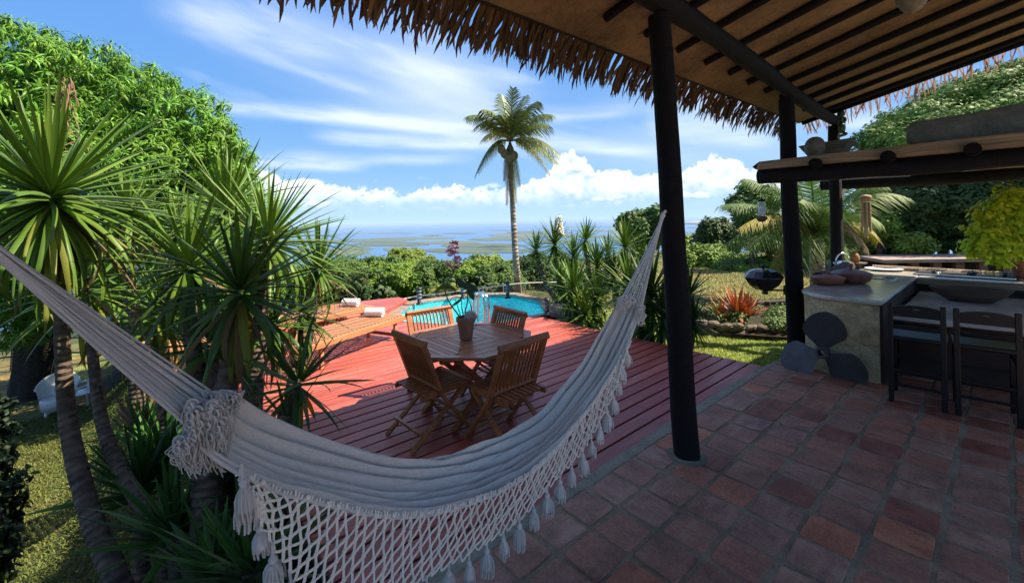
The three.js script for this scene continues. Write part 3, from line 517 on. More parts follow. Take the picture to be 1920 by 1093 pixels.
  const lg = (pts, w) => { const c = pts.map(([x, y, z]) => lp(x, y, z)), cv = new THREE.CatmullRomCurve3(c), pos = [], idx = [], n = 10; for (let i = 0; i <= n; i++) { const t = i / n, q = cv.getPoint(t), tg = cv.getTangent(t), s = tg.clone().cross(V(0, 0.3, 1)).normalize(), ww = w * Math.pow(Math.sin(Math.PI * clamp(0.06 + 0.94 * t, 0, 0.995)), 0.7); pos.push(...q.clone().addScaledVector(s, -ww).toArray(), ...q.clone().add(V(0, -ww * 0.25, 0)).toArray(), ...q.clone().addScaledVector(s, ww).toArray()); } for (let i = 0; i < n; i++) { const o = i * 3; idx.push(o, o + 1, o + 3, o + 1, o + 4, o + 3, o + 1, o + 2, o + 4, o + 2, o + 5, o + 4); } const g = new THREE.BufferGeometry(); g.setAttribute('position', new THREE.Float32BufferAttribute(pos, 3)); g.setIndex(idx); g.computeVertexNormals(); return clean(g); };
  const om = leafy([0.035, 0.075, 0.03], 0.2), om2 = leafy([0.10, 0.15, 0.02], 0.35);
  for (const [pts, w] of [[[[862, 530], [872, 536], [888, 540], [897, 548]], 0.035], [[[858, 522], [866, 532], [880, 540], [886, 556]], 0.03], [[[876, 545], [884, 553], [888, 563]], 0.028], [[[866, 560], [856, 568], [846, 575]], 0.014]]) part('leaf', lg(pts, w), om, p);
  for (let k = 0; k < 8; k++) { const a = mix(-0.3, 3.5, k / 7); part('leaf', lg([[836, 542], [836 + 10 * Math.cos(a), 542 - 3 - 5 * Math.sin(a)], [836 + 22 * Math.cos(a), 543 - 6 * Math.sin(a) + 5]], 0.010), om2, p); }
  // flowers
  const petal = (() => { const g = lathe([[0, 0], [0.008, 0.004], [0.012, 0.014], [0.009, 0.026], [0, 0.032]], 5); g.scale(1, 1, 0.35); return clean(g); })();
  const r = rand(61), pet = [phys([0.90, 0.76, 0.76], { roughness: 0.6 }), phys([0.62, 0.20, 0.32], { roughness: 0.6 }), phys([0.11, 0.02, 0.045], { roughness: 0.6 })];
  for (let f = 0; f < 46; f++) {
    const t = f / 45, y = mix(505, 455, t), c = lp(851 + (r() - 0.5) * 36 * (1 - 0.6 * t) - 3 * t, y, (r() - 0.5) * 0.1), gs = [];
    for (let k = 0; k < 5; k++) { const g = petal.clone(); g.rotateX(0.9 + 0.5 * r()); g.rotateY(k * 1.2566 + r()); g.rotateX(-0.9 + r()); g.scale(1.0, 1.0, 1.0); g.translate(c.x, c.y, c.z); gs.push(g); }
    part('flower', merge(gs), pet[f > 41 ? 2 : Math.floor(r() * 2.05)], p);
  }
}
{
  // sun loungers with rolled towels
  const lt = thing('sun_lounger', 'slatted teak sun lounger nearest the table, with a rolled white towel on it', 'sun lounger', null, 0, 'teak sun loungers by the pool');
  const Lg = 1.95, Wd = 0.66, hh = 0.37;                       // local: +x the foot end (towards the pool), z across
  for (const s of [-1, 1]) part('side_rail', box(Lg, 0.085, 0.032, -Lg / 2, hh - 0.045, s * Wd / 2, 0, 0, 0, 0.01), M.lounger, lt);
  part('end_rail', box(0.032, 0.085, Wd - 0.034, -0.02, hh - 0.046, 0), M.lounger, lt); part('end_rail', box(0.032, 0.085, Wd - 0.034, -Lg + 0.02, hh - 0.046, 0), M.lounger, lt);
  for (let k = 0; k < 26; k++) part('slat', box(0.054, 0.018, Wd - 0.04, -0.07 - k * 0.0725, hh - 0.006, 0, 0, 0, 0, 0.003), M.lounger, lt);
  for (const x of [-0.22, -Lg + 0.3]) for (const s of [-1, 1]) part('leg', box(0.05, hh - 0.09, 0.045, x, (hh - 0.09) / 2, s * (Wd / 2 - 0.045)), M.lounger, lt);
  part('stretcher', box(0.03, 0.05, Wd - 0.14, -0.22, 0.09, 0), M.teakB, lt);
  const e1 = W(3.10, 6.78, DECK), e2 = W(3.10, 7.95, DECK), dir1 = Math.PI / 2 - YAW;
  const turn = TH + Math.atan2(-0.52, 0.854) * -1;             // lies at a slant across the boards
  lt.position.copy(e1); lt.rotation.y = TH + 0.42;
  const l2 = copyOf(lt, 'slatted teak sun lounger at the back by the fence, partly behind yucca leaves', e2, TH + 0.22);
  const l3 = copyOf(lt, 'slatted teak sun lounger mostly hidden behind the yuccas on the left', W(1.75, 7.75, DECK), TH + 0.3);
  const tg = () => {
    const prof = [], gs = [], n = 26; const L0 = 0.28;
    const body = tube([V(0, 0, -L0 / 2), V(0, 0, -L0 * 0.25), V(0, 0, 0), V(0, 0, L0 * 0.25), V(0, 0, L0 / 2)], (t) => (a) => 0.072 * (1 + 0.05 * Math.sin(a * 2 + t * 3) + 0.04 * fbm(Math.cos(a) * 2 + 4, Math.sin(a) * 2 + t * 5, 3)), 26, 16, false);
    gs.push(body);
    for (const s of [-1, 1]) { const P = []; for (let k = 0; k <= 40; k++) { const a = k / 40 * Math.PI * 5, r = 0.070 - 0.058 * k / 40; P.push(V(Math.cos(a) * r, Math.sin(a) * r, s * (L0 / 2 + 0.001 + 0.010 * Math.sin(k)))); } gs.push(tube(P, 0.0095, 6, 80)); }
    return merge(gs);
  };
  const tw = thing('rolled_towel', 'rolled white towel lying on the nearer sun lounger', 'towel', W(2.80, 6.72, DECK + hh + 0.074), TH + 0.75, 'rolled towels on the loungers');
  part('roll', tg(), M.towel, tw);
  copyOf(tw, 'rolled white towel on the farther sun lounger, by the fence', W(2.84, 7.88, DECK + hh + 0.074), TH + 0.7);
  copyOf(tw, 'rolled white towel glimpsed through the yucca leaves on the left', W(1.45, 7.65, DECK + hh + 0.074), TH + 0.9);
}
{
  // pool ladder rails, poolside lanterns, fence
  const ld = thing('pool_ladder', 'chrome handrails of the pool ladder at the near pool edge', 'ladder', on(912, 606, DECK));
  const o = ld.position; const toP = W(0.0, 1.0).normalize();
  for (const s of [-1, 1]) {
    const q = on(s < 0 ? 908.5 : 916.5, 606.5, DECK).sub(o), P = [q, q.clone().add(V(0, 0.36, 0)), q.clone().add(V(0, 0.50, 0)).addScaledVector(toP, 0.05), q.clone().add(V(0, 0.56, 0)).addScaledVector(toP, 0.16), q.clone().add(V(0, 0.50, 0)).addScaledVector(toP, 0.28), q.clone().add(V(0, 0.2, 0)).addScaledVector(toP, 0.34), q.clone().add(V(0, -0.7, 0)).addScaledVector(toP, 0.35)];
    part('handrail', tube(P, 0.022, 10, 40), M.steel, ld);
  }
  part('step', box(0.2, 0.03, 0.08, 0.0, -0.35, -0.3), M.steel, ld);
  const ringM = mat([0.16, 0.17, 0.19], { roughness: 0.4, metalness: 0.5 }); const ln = thing('pool_lantern', 'small black and steel lantern at the left back corner of the pool', 'lantern', on(786, 571, -0.105), 0, 'lanterns at the pool corners');
  part('base', lathe([[0, 0], [0.09, 0], [0.09, 0.03], [0.05, 0.05], [0.05, 0.14], [0, 0.14]], 16), M.iron, ln);
  for (let k = 0; k < 3; k++) part('ring', lathe([[0.05, 0.16 + k * 0.085], [0.075, 0.17 + k * 0.085], [0.075, 0.20 + k * 0.085], [0.05, 0.21 + k * 0.085], [0.05, 0.16 + k * 0.085]], 16), ringM, ln);
  part('body', lathe([[0.05, 0.14], [0.052, 0.42], [0, 0.42]], 16), phys([0.05, 0.07, 0.09], { roughness: 0.1 }), ln);
  ln.scale.setScalar(0.85); part('cap', lathe([[0.085, 0.42], [0.08, 0.44], [0.03, 0.48], [0, 0.485]], 16), M.iron, ln);
  copyOf(ln, 'small black and steel lantern behind the pool, left of the coconut palm trunk', on(952, 559, -0.105));
  copyOf(ln, 'small black and steel lantern at the right corner of the pool by the yuccas', on(1026, 592, -0.105)).scale.setScalar(0.75);
  copyOf(ln, 'small black and steel lantern behind the orchid stalks of the table flowerpot', on(868, 559, -0.105)).scale.setScalar(0.9);
  const fp = [[600, 604, 0.0], [690, 585, 0.0], [780, 565, 0], [826, 565.5, 0], [868, 561, 0], [906, 555.5, 0], [944, 551, 0], [985, 548, 0], [1040, 546, 0]].map(([x, y]) => at(x, y, x < 785 ? mix(8.6, 10.9, (x - 600) / 180) : 11.3));
  const fn = thing('pool_fence', 'low wire mesh fence with a pale rail along the far side of the pool', 'fence');
  const railY = [[600, 600], [690, 577], [780, 556], [826, 551], [868, 545], [906, 540], [944, 535], [985, 531], [1060, 529]];
  const rp = railY.map(([x, y], i) => at(x, y, i < 3 ? mix(8.8, 11.0, i / 2) : 11.4));
  part('top_rail', tube(rp, 0.019, 6, 40), mat([0.5, 0.5, 0.43], { roughness: 0.6, metalness: 0.3 }), fn);
  const mesh = [];
  rp.forEach((p, i) => { const b = p.clone(); b.y -= i < 2 ? 0.2 : 0.5; part('fence_post', tube([b, p], 0.016, 6, 0, false), M.galv, fn); });
  for (let i = 2; i < rp.length - 1; i++) { const A = rp[i], B = rp[i + 1], n = 14; for (let k = 0; k <= n; k++) { const p = A.clone().lerp(B, k / n), q = p.clone(); q.y -= 0.48; const d = B.clone().sub(A).multiplyScalar(0.5); const q2 = q.clone().addScaledVector(d, 0.55), q3 = q.clone().addScaledVector(d, -0.55); if (k < n * 0.72) mesh.push(tube([p, q2], 0.0028, 3, 0, false, false)); if (k > n * 0.28) mesh.push(tube([p, q3], 0.0028, 3, 0, false, false)); } for (const dy of [0.16, 0.32, 0.47]) { const p = A.clone(), q = B.clone(); p.y -= dy; q.y -= dy; mesh.push(tube([p, q], 0.003, 3, 0, false, false)); } }
  part('wire_mesh', merge(mesh), mat([0.24, 0.25, 0.22], { roughness: 0.6, metalness: 0.4 }), fn).userData.kind = 'stuff';
}

// ================================================================ HAMMOCK
{
  const hm = thing('hammock', 'cream cotton hammock with crocheted lace fringe and tassels slung across the porch', 'hammock');
  const r = rand(71), HB = 1.6;
  const hp = (x, y, o) => onB(x, y, HB - o);
  const curve = (list) => { const c = new THREE.CatmullRomCurve3(list.map(([x, y, o = 0]) => hp(x, y, o)), false, 'centripetal'); c.arcLengthDivisions = 600; return c; };
  const top = curve([[392, 742, -0.06], [434, 747, -0.09], [484, 779, -0.11], [534, 802, -0.12], [640, 838, -0.13], [723, 857, -0.13], [783, 861, -0.13], [840, 855, -0.13], [917, 831, -0.13], [973, 805, -0.13], [1017, 777, -0.13], [1057, 725, -0.12], [1090, 684, -0.11], [1123, 627, -0.09], [1150, 580, -0.07], [1164, 556, -0.05]]);
  const bot = curve([[345, 806, 0.06], [401, 856, 0.09], [461, 892, 0.11], [534, 925, 0.12], [568, 933, 0.12], [640, 951, 0.12], [720, 966, 0.12], [774, 967, 0.12], [847, 954, 0.12], [907, 934, 0.12], [941, 919, 0.12], [991, 889, 0.12], [1041, 845, 0.12], [1074, 805, 0.11], [1108, 763, 0.10], [1135, 722, 0.09], [1173, 654, 0.07], [1202, 580, 0.05]]);
  const pT = (s) => top.getPointAt(clamp(s)), pB = (s) => bot.getPointAt(clamp(s));
  const ns = 130, nw = 84, pos = [], uvs = [], idx = [];
  const fold = (w0, s) => { const w = w0 + 0.10 * (fbm(w0 * 4 + 11, s * 2.5, 2) - 0.5) * 2;                                         // rounded lengthwise folds with sharp creases
    const ph = 0.35 * Math.sin(s * 5 + 1) + 0.5 * (fbm(s * 3 + 2, w * 2, 2) - 0.5) * 2, k = 4.6 + 0.8 * Math.sin(s * 3.1 + 0.6);
    const q = Math.abs(Math.sin(Math.PI * (k * w + ph + 0.1))), q2 = Math.abs(Math.sin(Math.PI * (k * 1.9 * w - ph * 1.3 + s * 2)));
    return 0.062 * (Math.pow(q, 0.7) - 0.6) + 0.014 * (q2 - 0.5) + 0.008 * (fbm(s * 14, w * 7, 3) - 0.5);
  };
  const S0 = [];
  for (let i = 0; i <= ns; i++) {
    const s = i / ns, a = pT(s), b = pB(s), ts = pT(s + 0.01).sub(pT(s - 0.01)).add(pB(s + 0.01).sub(pB(s - 0.01))).normalize();
    const cw = b.clone().sub(a), nrm = cw.clone().cross(ts).normalize(); if (nrm.dot(V(0, H, 0).sub(a)) < 0) nrm.negate();
    const amp = mix(0.55, 1, Math.sin(Math.PI * clamp(s, 0.02, 0.98)) ** 0.5);
    for (let j = 0; j <= nw; j++) {
      const w = j / nw * 1.3 - 0.3; let p;
      if (w < 0) { const k = -w / 0.3, back = V(0, -1, 0).multiplyScalar(0.20 * amp * Math.sin(k * 1.5)).addScaledVector(nrm, -0.09 * amp * k); p = a.clone().add(back).addScaledVector(nrm, fold(0, s) * amp * (1 - k)); }
      else { p = a.clone().addScaledVector(cw, w); const hang = 0.05 * Math.sin(Math.PI * w) * amp; p.addScaledVector(nrm, fold(w, s) * amp * (1 - 0.6 * sstep(0.86, 1, w)) - hang); }
      pos.push(p.x, p.y, p.z); uvs.push(s * 3.4, w * 0.5);
    }
  }
  for (let i = 0; i < ns; i++) for (let j = 0; j < nw; j++) { const o = i * (nw + 1) + j, q = o + nw + 1; idx.push(o, o + 1, q, o + 1, q + 1, q); }
  const g = new THREE.BufferGeometry(); g.setAttribute('position', new THREE.Float32BufferAttribute(pos, 3)); g.setAttribute('uv', new THREE.Float32BufferAttribute(uvs, 2)); g.setIndex(idx); g.computeVertexNormals();
  part('cloth', g, M.cotton, hm);
  // hem cord and its small loops
  const hem = []; for (let i = 0; i <= 90; i++) hem.push(pB(i / 90).add(V(0, -0.004, 0)));
  part('hem', tube(hem, 0.007, 6, 180), M.cord, hm);
  // suspension cords
  const A = hp(-150, 350, 0.0), Bn = hp(-6, 462, 0.0);
  for (let i = 0; i < 26; i++) {
    const t = i / 25, e = hp(mix(392, 350, t) + (r() - 0.5) * 6, mix(735, 802, t) + (r() - 0.5) * 6, mix(-0.06, 0.07, t) + (r() - 0.5) * 0.03), w = hp(-6 + (r() - 0.5) * 4, mix(460, 484, t), (r() - 0.5) * 0.02);
    const m = w.clone().lerp(e, 0.5); m.y -= 0.006 * r();
    part('suspension_cord', tube([hp(-150, mix(348, 360, t), 0), w, m, e], 0.0036, 5, 14), M.cord, hm);
  }
  const P0 = W(POSTS[0][0], POSTS[0][1], 0), l0 = hp(-150, 354, 0), ring = (c, rad, y0, seed) => { const P = []; for (let k = 0; k <= 24; k++) { const a = k / 24 * Math.PI * 2; P.push(V(c.x + Math.cos(a) * rad, y0 + 0.012 * Math.sin(a * 2 + seed), c.z + Math.sin(a) * rad)); } return P; };
  part('rope', tube([l0, P0.clone().setY(l0.y + 0.25)], 0.018, 8, 6, false), M.cord, hm);
  part('rope', merge([0, 1].map((k) => tube(ring(P0, 0.112, l0.y + 0.24 + 0.03 * k, k), 0.014, 6, 48))), M.cord, hm);
  const pr = at(1246, 402, 3.06), pr2 = at(1243, 408, 2.98);
  for (let i = 0; i < 22; i++) {
    const t = i / 21, e = hp(mix(1166, 1204, t) + (r() - 0.5) * 4, mix(556, 578, t) + (r() - 0.5) * 6, mix(-0.05, 0.06, t) + (r() - 0.5) * 0.03), k = at(1240 + (r() - 0.5) * 4, 415 + (r() - 0.5) * 6, 2.95), m = k.clone().lerp(e, 0.55).add(V(0, -0.008 * r(), 0));
    part('suspension_cord', tube([at(1246 + (r() - 0.5) * 3, 399 + 8 * r(), 3.02), k, m, e], 0.0036, 5, 14), M.cord, hm);
  }
  part('hook', tube([at(1252, 398, 3.06), at(1247, 394, 3.03), at(1243, 397, 3.0), at(1243, 404, 2.99)], 0.007, 6, 12), M.iron, hm);
  part('knot', tube([at(1247, 396, 3.02), at(1243, 402, 2.99), at(1240, 412, 2.96)], 0.013, 8, 8), M.cord, hm);
  // shaggy cuffs where the cords join the cloth
  const tuft = (cx, cy, o, n, wx, wy, drop, seed) => {
    const q = rand(seed), gs = [], rm = 0.0017;
    for (let i = 0; i < n; i++) {
      const a = hp(cx + (q() - 0.5) * wx, cy + (q() - 0.5) * wy, o + (q() - 0.5) * 0.06), P = [a], d = V((q() - 0.62) * 0.05, 0.02 * q(), (q() - 0.4) * 0.05), l = drop * (0.25 + 0.9 * q());
      for (let k = 1; k <= 5; k++) P.push(a.clone().addScaledVector(d, Math.sin(k * 0.6)).add(V((q() - 0.5) * 0.012, -l * Math.max(0, k - 1) / 4, (q() - 0.5) * 0.012)));
      gs.push(tube(P, rm * (0.7 + 0.6 * q()), 4, 9, true, false));
      if (i % 7 === 0) { const c = []; for (let k = 0; k <= 8; k++) c.push(a.clone().add(V(Math.cos(k * 0.9) * 0.013, 0.010 + Math.sin(k * 0.9) * 0.013, (k - 4) * 0.003 + 0.02))); gs.push(tube(c, 0.0034, 5, 12, true, false)); }
    }
    return merge(gs);
  };
  part('frayed_cuff', tuft(392, 790, 0.05, 620, 66, 62, 0.11, 5), M.cord, hm);
  part('frayed_cuff', tuft(358, 838, 0.06, 170, 34, 26, 0.06, 6), M.cord, hm);
  part('frayed_cuff', tuft(416, 751, -0.08, 300, 62, 20, 0.03, 7), M.cord, hm);
  part('frayed_cuff', tuft(1178, 566, -0.01, 260, 34, 16, 0.045, 8), M.cord, hm);
  part('frayed_cuff', tuft(1201, 588, 0.05, 70, 10, 22, 0.05, 9), M.cord, hm);
  // crocheted lace: a net of cords hung from the hem, deeper in the middle
  const low = curve([[462, 905, 0.14], [500, 1010, 0.16], [540, 1070, 0.17], [590, 1120, 0.17], [660, 1140, 0.16], [730, 1118, 0.15], [800, 1088, 0.14], [842, 1062, 0.14], [884, 1040, 0.14], [930, 1008, 0.13], [975, 973, 0.13], [1012, 932, 0.13], [1050, 893, 0.13], [1088, 850, 0.13], [1114, 812, 0.12], [1134, 772, 0.12], [1150, 735, 0.11], [1163, 692, 0.10], [1176, 652, 0.09]]);
  const cols = 60, rows = 7, s0 = 0.075, s1 = 0.93;
  const node = (i, j) => { const s = (i + (j % 2) * 0.5) / cols, a = pB(mix(s0, s1, s)), b = low.getPointAt(clamp(s)), t = j / rows; const p = a.clone().lerp(b, t); p.y -= 0.012 * Math.sin(Math.PI * t); return p.add(V((h2(i * 7, j * 3) - 0.5) * 0.012, (h2(i * 5, j * 11) - 0.5) * 0.012, 0)); };
  const lace = [], knots = []; const kg = clean(boxUV(new THREE.IcosahedronGeometry(0.0078, 1)));
  for (let j = 0; j < rows; j++) for (let i = 0; i <= cols; i++) {
    const p = node(i, j);
    for (const q of j % 2 ? [node(i, j + 1), node(i + 1, j + 1)] : [node(i - 1, j + 1), node(i, j + 1)]) { const m = p.clone().lerp(q, 0.5).add(V(0, -0.003, 0)); lace.push(tube([p, m, q], 0.0041, 5, 4, true, false)); const d = V(0, 0.004, 0.007); if (r() < 0.7) lace.push(tube([p.clone().add(d), q.clone().add(d)], 0.0024, 4, 0, false, false)); }
    const k = kg.clone(); k.translate(p.x, p.y, p.z); knots.push(k);
    if (j === 0) for (let m = 0; m < 3; m++) { const s = mix(s0, s1, (i + m / 3) / cols), a = pB(s).add(V(0, 0.012 + 0.012 * r(), 0.004)), b = p.clone().lerp(node(i + 1, 0), m / 3 * 0.6); lace.push(tube([a, b.add(V(0, -0.006, 0.004))], 0.0038, 4, 0, false, false)); }
  }
  part('lace_net', merge([...lace, ...knots]), M.cottonLace, hm);
  const tv = []; for (let v = 0; v < 4; v++) {
    const q = rand(300 + v), gs = [lathe([[0, 0.012], [0.008, 0.008], [0.011, 0], [0.008, -0.010], [0.009, -0.014], [0.017, -0.03], [0.021, -0.062], [0.019, -0.078], [0, -0.07]], 10)];
    for (let k = 0; k < 34; k++) { const a = q() * 6.28, rr = 0.012 + 0.013 * q(), P = [V(Math.cos(a) * 0.008, -0.012, Math.sin(a) * 0.008), V(Math.cos(a) * rr * 0.95, -0.04, Math.sin(a) * rr * 0.95), V(Math.cos(a) * rr, -0.085 - 0.02 * q(), Math.sin(a) * rr)]; gs.push(tube(P, 0.0024, 4, 4, true, false)); }
    gs.push(tube([V(0, 0.01, 0), V(0.003, 0.05, 0)], 0.0045, 5, 0, false)); tv.push(merge(gs));
  }
  for (let k = 0; k < 27; k++) {
    const s = Math.pow(k / 26, 0.95), p = low.getPointAt(clamp(s)); const o = part('tassel', tv[k % 4], M.cord, hm); o.position.copy(p).add(V(0, -0.03, 0)); o.rotation.set((r() - 0.5) * 0.3, r() * 6, (r() - 0.5) * 0.3); o.scale.set(1.22, 0.98, 1.22).multiplyScalar(0.78 + 0.28 * r());
  }
  { const p = hp(455, 905, 0.17), o = part('tassel', tv[1], M.cord, hm); o.position.copy(p); o.rotation.z = 0.12; o.scale.setScalar(1.1); }
}

// ================================================================ OUTDOOR KITCHEN
{
  const CT = 0.86, LG = 0.68;
  const k = thing('kitchen_counter', 'cream plastered L shaped kitchen counter with a pale polished top', 'counter', null, TH);
  const front = (o) => { const P = []; P.push([5.7 - o, -(0.87 - o)]); for (let i = 0; i <= 8; i++) { const t = i / 8 * Math.PI / 2; P.push([5.7 - o + (0.34 + o) * (1 - Math.sin(t)) * 0 + (1 - Math.cos(t)) * 0.42, -(1.20 + Math.sin(t) * (0.42 + o))]); } P.push([8.85 + o, -(1.62 + o)], [8.85 + o, 5], [8.15 - o, 5], [8.15 - o, -(0.87 - o)]); return P; };
  const body = (() => { const P = front(0); P.pop(); P.pop(); P.pop(); P.pop(); return P; })();
  const pen = []; for (let i = 0; i <= 8; i++) { const t = i / 8 * Math.PI / 2; pen.push([5.7 + 0.42 * (1 - Math.cos(t)), -(1.2 + 0.42 * Math.sin(t))]); }
  const big = (o) => [[5.7 - o, -(0.87 - o)], ...pen.map(([a, z]) => [a - o * (1 - (a - 5.7) / 0.42), z - o * ((a - 5.7) / 0.42)]), [8.85 + o, -(1.62 + o)], [8.85 + o, -(0.87 - o)]];
  part('plaster_body', poly([[5.705, -0.872], ...pen, [8.85, -1.62], [8.85, -0.872]], -0.02, CT - 0.052, 0.012), M.plaster, k);
  part('dark_side', poly([[5.74, -0.90], [5.74, -0.845], [8.2, -0.845], [8.2, -0.90]], -0.02, CT - 0.06), M.darkBrickAndVoid, k);
  part('counter_top', poly(big(0.035), CT - 0.05, CT, 0.016), M.counterTop, k);
  part('back_body', poly([[8.2, -0.84], [8.85, -0.84], [8.85, 5], [8.2, 5]], -0.02, CT - 0.052), M.darkBrickAndVoid, k);
  part('back_top', poly([[8.12, -0.833], [8.88, -0.833], [8.88, 5], [8.12, 5]], CT - 0.05, CT - 0.002, 0.01), M.counterTop, k);
  part('front_edge', poly([[8.09, -0.83], [8.117, -0.83], [8.117, 5], [8.09, 5]], CT - 0.09, CT - 0.004, 0.004), M.oldWood, k);
  part('lower_ledge', poly([[5.98, -0.80], [8.08, -0.80], [8.08, 5], [5.98, 5]], LG - 0.06, LG, 0.012), M.counterTop, k);
  part('ledge_shade_panel', poly([[6.35, -0.80], [6.45, -0.80], [6.45, 5], [6.35, 5]], -0.02, LG - 0.061), M.darkBrickAndVoid, k);  // dark panel stands in for the shaded void under the ledge
  const sk = AB(on(1652, 521, CT)); part('sink_rim', merge([box(0.36, 0.012, 0.03, sk[0], CT + 0.004, -sk[1] - 0.16), box(0.36, 0.012, 0.03, sk[0], CT + 0.004, -sk[1] + 0.16), box(0.03, 0.012, 0.3, sk[0] - 0.165, CT + 0.004, -sk[1]), box(0.03, 0.012, 0.3, sk[0] + 0.165, CT + 0.004, -sk[1])]), M.steel, k);
  part('sink_basin', box(0.30, 0.004, 0.29, sk[0], CT + 0.003, -sk[1]), mat([0.05, 0.08, 0.09], { roughness: 0.12 }), k);
  const lg = (name, label, p, q, r, m, sd) => { const t = thing(name, label, 'log', p); const P = []; for (let i = 0; i <= 6; i++) P.push(p.clone().lerp(q, i / 6).sub(p).add(V(0, 0.03 * (fbm(i * 0.7 + sd, 2, 2) - 0.5), 0.03 * (fbm(i * 0.7 + sd, 8, 2) - 0.5)))); part('trunk', tube(P, (u) => (a) => r * (1 + 0.16 * (fbm(Math.cos(a) * 2 + sd, Math.sin(a) * 2 + u * 4, 3) - 0.5)), 16, 24), m, t); };
  lg('counter_log', 'dark weathered log edging the counter behind the lidded clay pots', W(6.6, 1.60, CT + 0.06), W(8.5, 1.66, CT + 0.07), 0.085, M.tarRaw, 3);
  lg('counter_log', 'pale split log along the back edge of the counter behind the stove', W(9.02, 1.45, CT - 0.02), W(9.05, -3.5, CT - 0.02), 0.075, M.oldWood, 8);

  const pl = (name, label, cat, px, py, y = CT, turn = 0, g) => thing(name, label, cat, on(px, py, y), turn, g);
  const cz = (R, h, m, t, lid) => {
    part('bowl', lathe([[0, 0], [R * 0.62, 0], [R * 0.86, h * 0.3], [R, h], [R * 0.95, h], [R * 0.8, h * 0.34], [0, h * 0.12]], 32), m, t);
    if (lid) { part('lid', lathe([[R * 0.99, h + 0.001], [R * 1.0, h * 1.1], [R * 0.62, h * 1.42], [R * 0.2, h * 1.56], [0, h * 1.58]], 32), m, t); part('knob', lathe([[0.018, h * 1.55], [0.015, h * 1.72], [0.028, h * 1.95], [0.018, h * 2.15], [0, h * 2.18]], 16), m, t); }
    for (const s of [-1, 1]) part('handle', tube([V(s * R * 0.9, h * 0.72, -0.05), V(s * R * 1.1, h * 0.78, 0), V(s * R * 0.9, h * 0.72, 0.05)], 0.012, 6, 10), m, t);
  };
  cz(0.185, 0.085, M.clay, pl('lidded_clay_pot', 'small reddish clay pot with a knobbed lid at the counter corner', 'pot', 1553, 533), true);
  cz(0.225, 0.115, M.clayDark, pl('lidded_clay_pot', 'larger dark clay pot with a lid beside the small reddish one', 'pot', 1597, 530), true);
  const kt = pl('kettle', 'round steel kettle with an arched handle behind the clay pots', 'kettle', 1583, 506);
  part('kettle_body', lathe([[0, 0], [0.10, 0], [0.115, 0.03], [0.105, 0.10], [0.07, 0.145], [0.03, 0.155], [0, 0.156]], 28), M.steel, kt);
  part('spout', tube([V(-0.10, 0.06, 0.02), V(-0.15, 0.10, 0.02), V(-0.175, 0.125, 0.02)], (t) => mix(0.022, 0.012, t), 8), M.steel, kt);
  part('handle', tube([V(-0.16, 0.10, 0.05), V(-0.15, 0.20, 0.05), V(-0.07, 0.27, 0.04), V(0.02, 0.26, 0.03), V(0.08, 0.2, 0.02)], 0.010, 8, 24), M.steel, kt);
  const bp = pl('fruit_bowl', 'wooden pedestal bowl with a pineapple beside the kettle', 'fruit bowl', 1607, 503);
  part('bowl', lathe([[0, 0], [0.07, 0], [0.03, 0.03], [0.03, 0.06], [0.12, 0.075], [0.15, 0.10], [0.14, 0.10], [0.1, 0.085], [0, 0.08]], 24), M.wood, bp);
  const pa = part('pineapple', jitterGeo(lathe([[0, 0], [0.05, 0.01], [0.065, 0.06], [0.06, 0.12], [0.035, 0.155], [0, 0.16]], 18), 0.012, 40), mat([0.22, 0.11, 0.035], { roughness: 0.8 }), bp); pa.position.set(-0.02, 0.09, 0);
  { const rr = rand(5); for (let i = 0; i < 16; i++) { const a = i * 2.4, g = new THREE.ConeGeometry(0.012, 0.13 + 0.05 * rr(), 4); g.translate(0, 0.07, 0); g.scale(1, 1, 0.35); const o = part('crown_leaf', clean(g), leafy([0.12, 0.16, 0.05], 0.3), bp); o.position.set(-0.02, 0.23, 0); o.rotation.set(0.25 + 0.75 * (i / 16), a, 0, 'YXZ'); } }
  const dish = pl('serving_plate', 'large pale oval serving plate lying on the back counter', 'plate', 1658, 507); part('plate', lathe([[0, 0.004], [0.12, 0.004], [0.235, 0.028], [0.24, 0.032], [0.235, 0.034], [0.125, 0.014], [0, 0.012]], 36), M.china, dish);
  const hob = thing('gas_hob', 'steel gas hob with black pan supports set in the back counter', 'stove', on(1808, 517, CT), TH);
  part('plate', box(0.50, 0.03, 0.95, 0, 0.015, 0), M.steel, hob); part('surround', box(0.54, 0.012, 0.99, 0, 0.004, 0), M.iron, hob);
  for (const [x, z] of [[-0.12, -0.27], [0.12, -0.27], [-0.12, 0.08], [0.12, 0.08]]) { part('burner', lathe([[0, 0.05], [0.04, 0.05], [0.05, 0.03]], 16).translate(x, 0, z), M.iron, hob); const gs = []; for (const q of [0, 1, 2, 3]) gs.push(box(0.10, 0.012, 0.012, x + Math.cos(q * 1.571) * 0.05, 0.062, z + Math.sin(q * 1.571) * 0.05, 0, -q * 1.571, 0)); part('pan_support', merge(gs), M.iron, hob); }
  for (let q = 0; q < 4; q++) part('knob', lathe([[0, 0.06], [0.022, 0.06], [0.025, 0.03]], 12).translate(-0.17 + q * 0.11, 0, 0.38), M.black, hob);
  const bt = thing('dough_trough', 'long shallow dark wooden trough bowl on the lower ledge behind the stools', 'bowl', on(1820, 566, LG), -YAW + 0.12);
  { const g = lathe([[0, 0], [0.22, 0], [0.36, 0.09], [0.44, 0.19], [0.425, 0.195], [0.34, 0.10], [0.2, 0.035], [0, 0.03]], 40); g.scale(0.80, 0.85, 0.42); part('bowl', g, mat([0.10, 0.065, 0.04], { map: rep(T.wood, 2), roughness: 0.6 }), bt); }
  const cp = thing('potted_croton', 'bright yellow green croton bush in a clay pot at the right end of the counter', 'potted plant', on(1918, 521, CT));
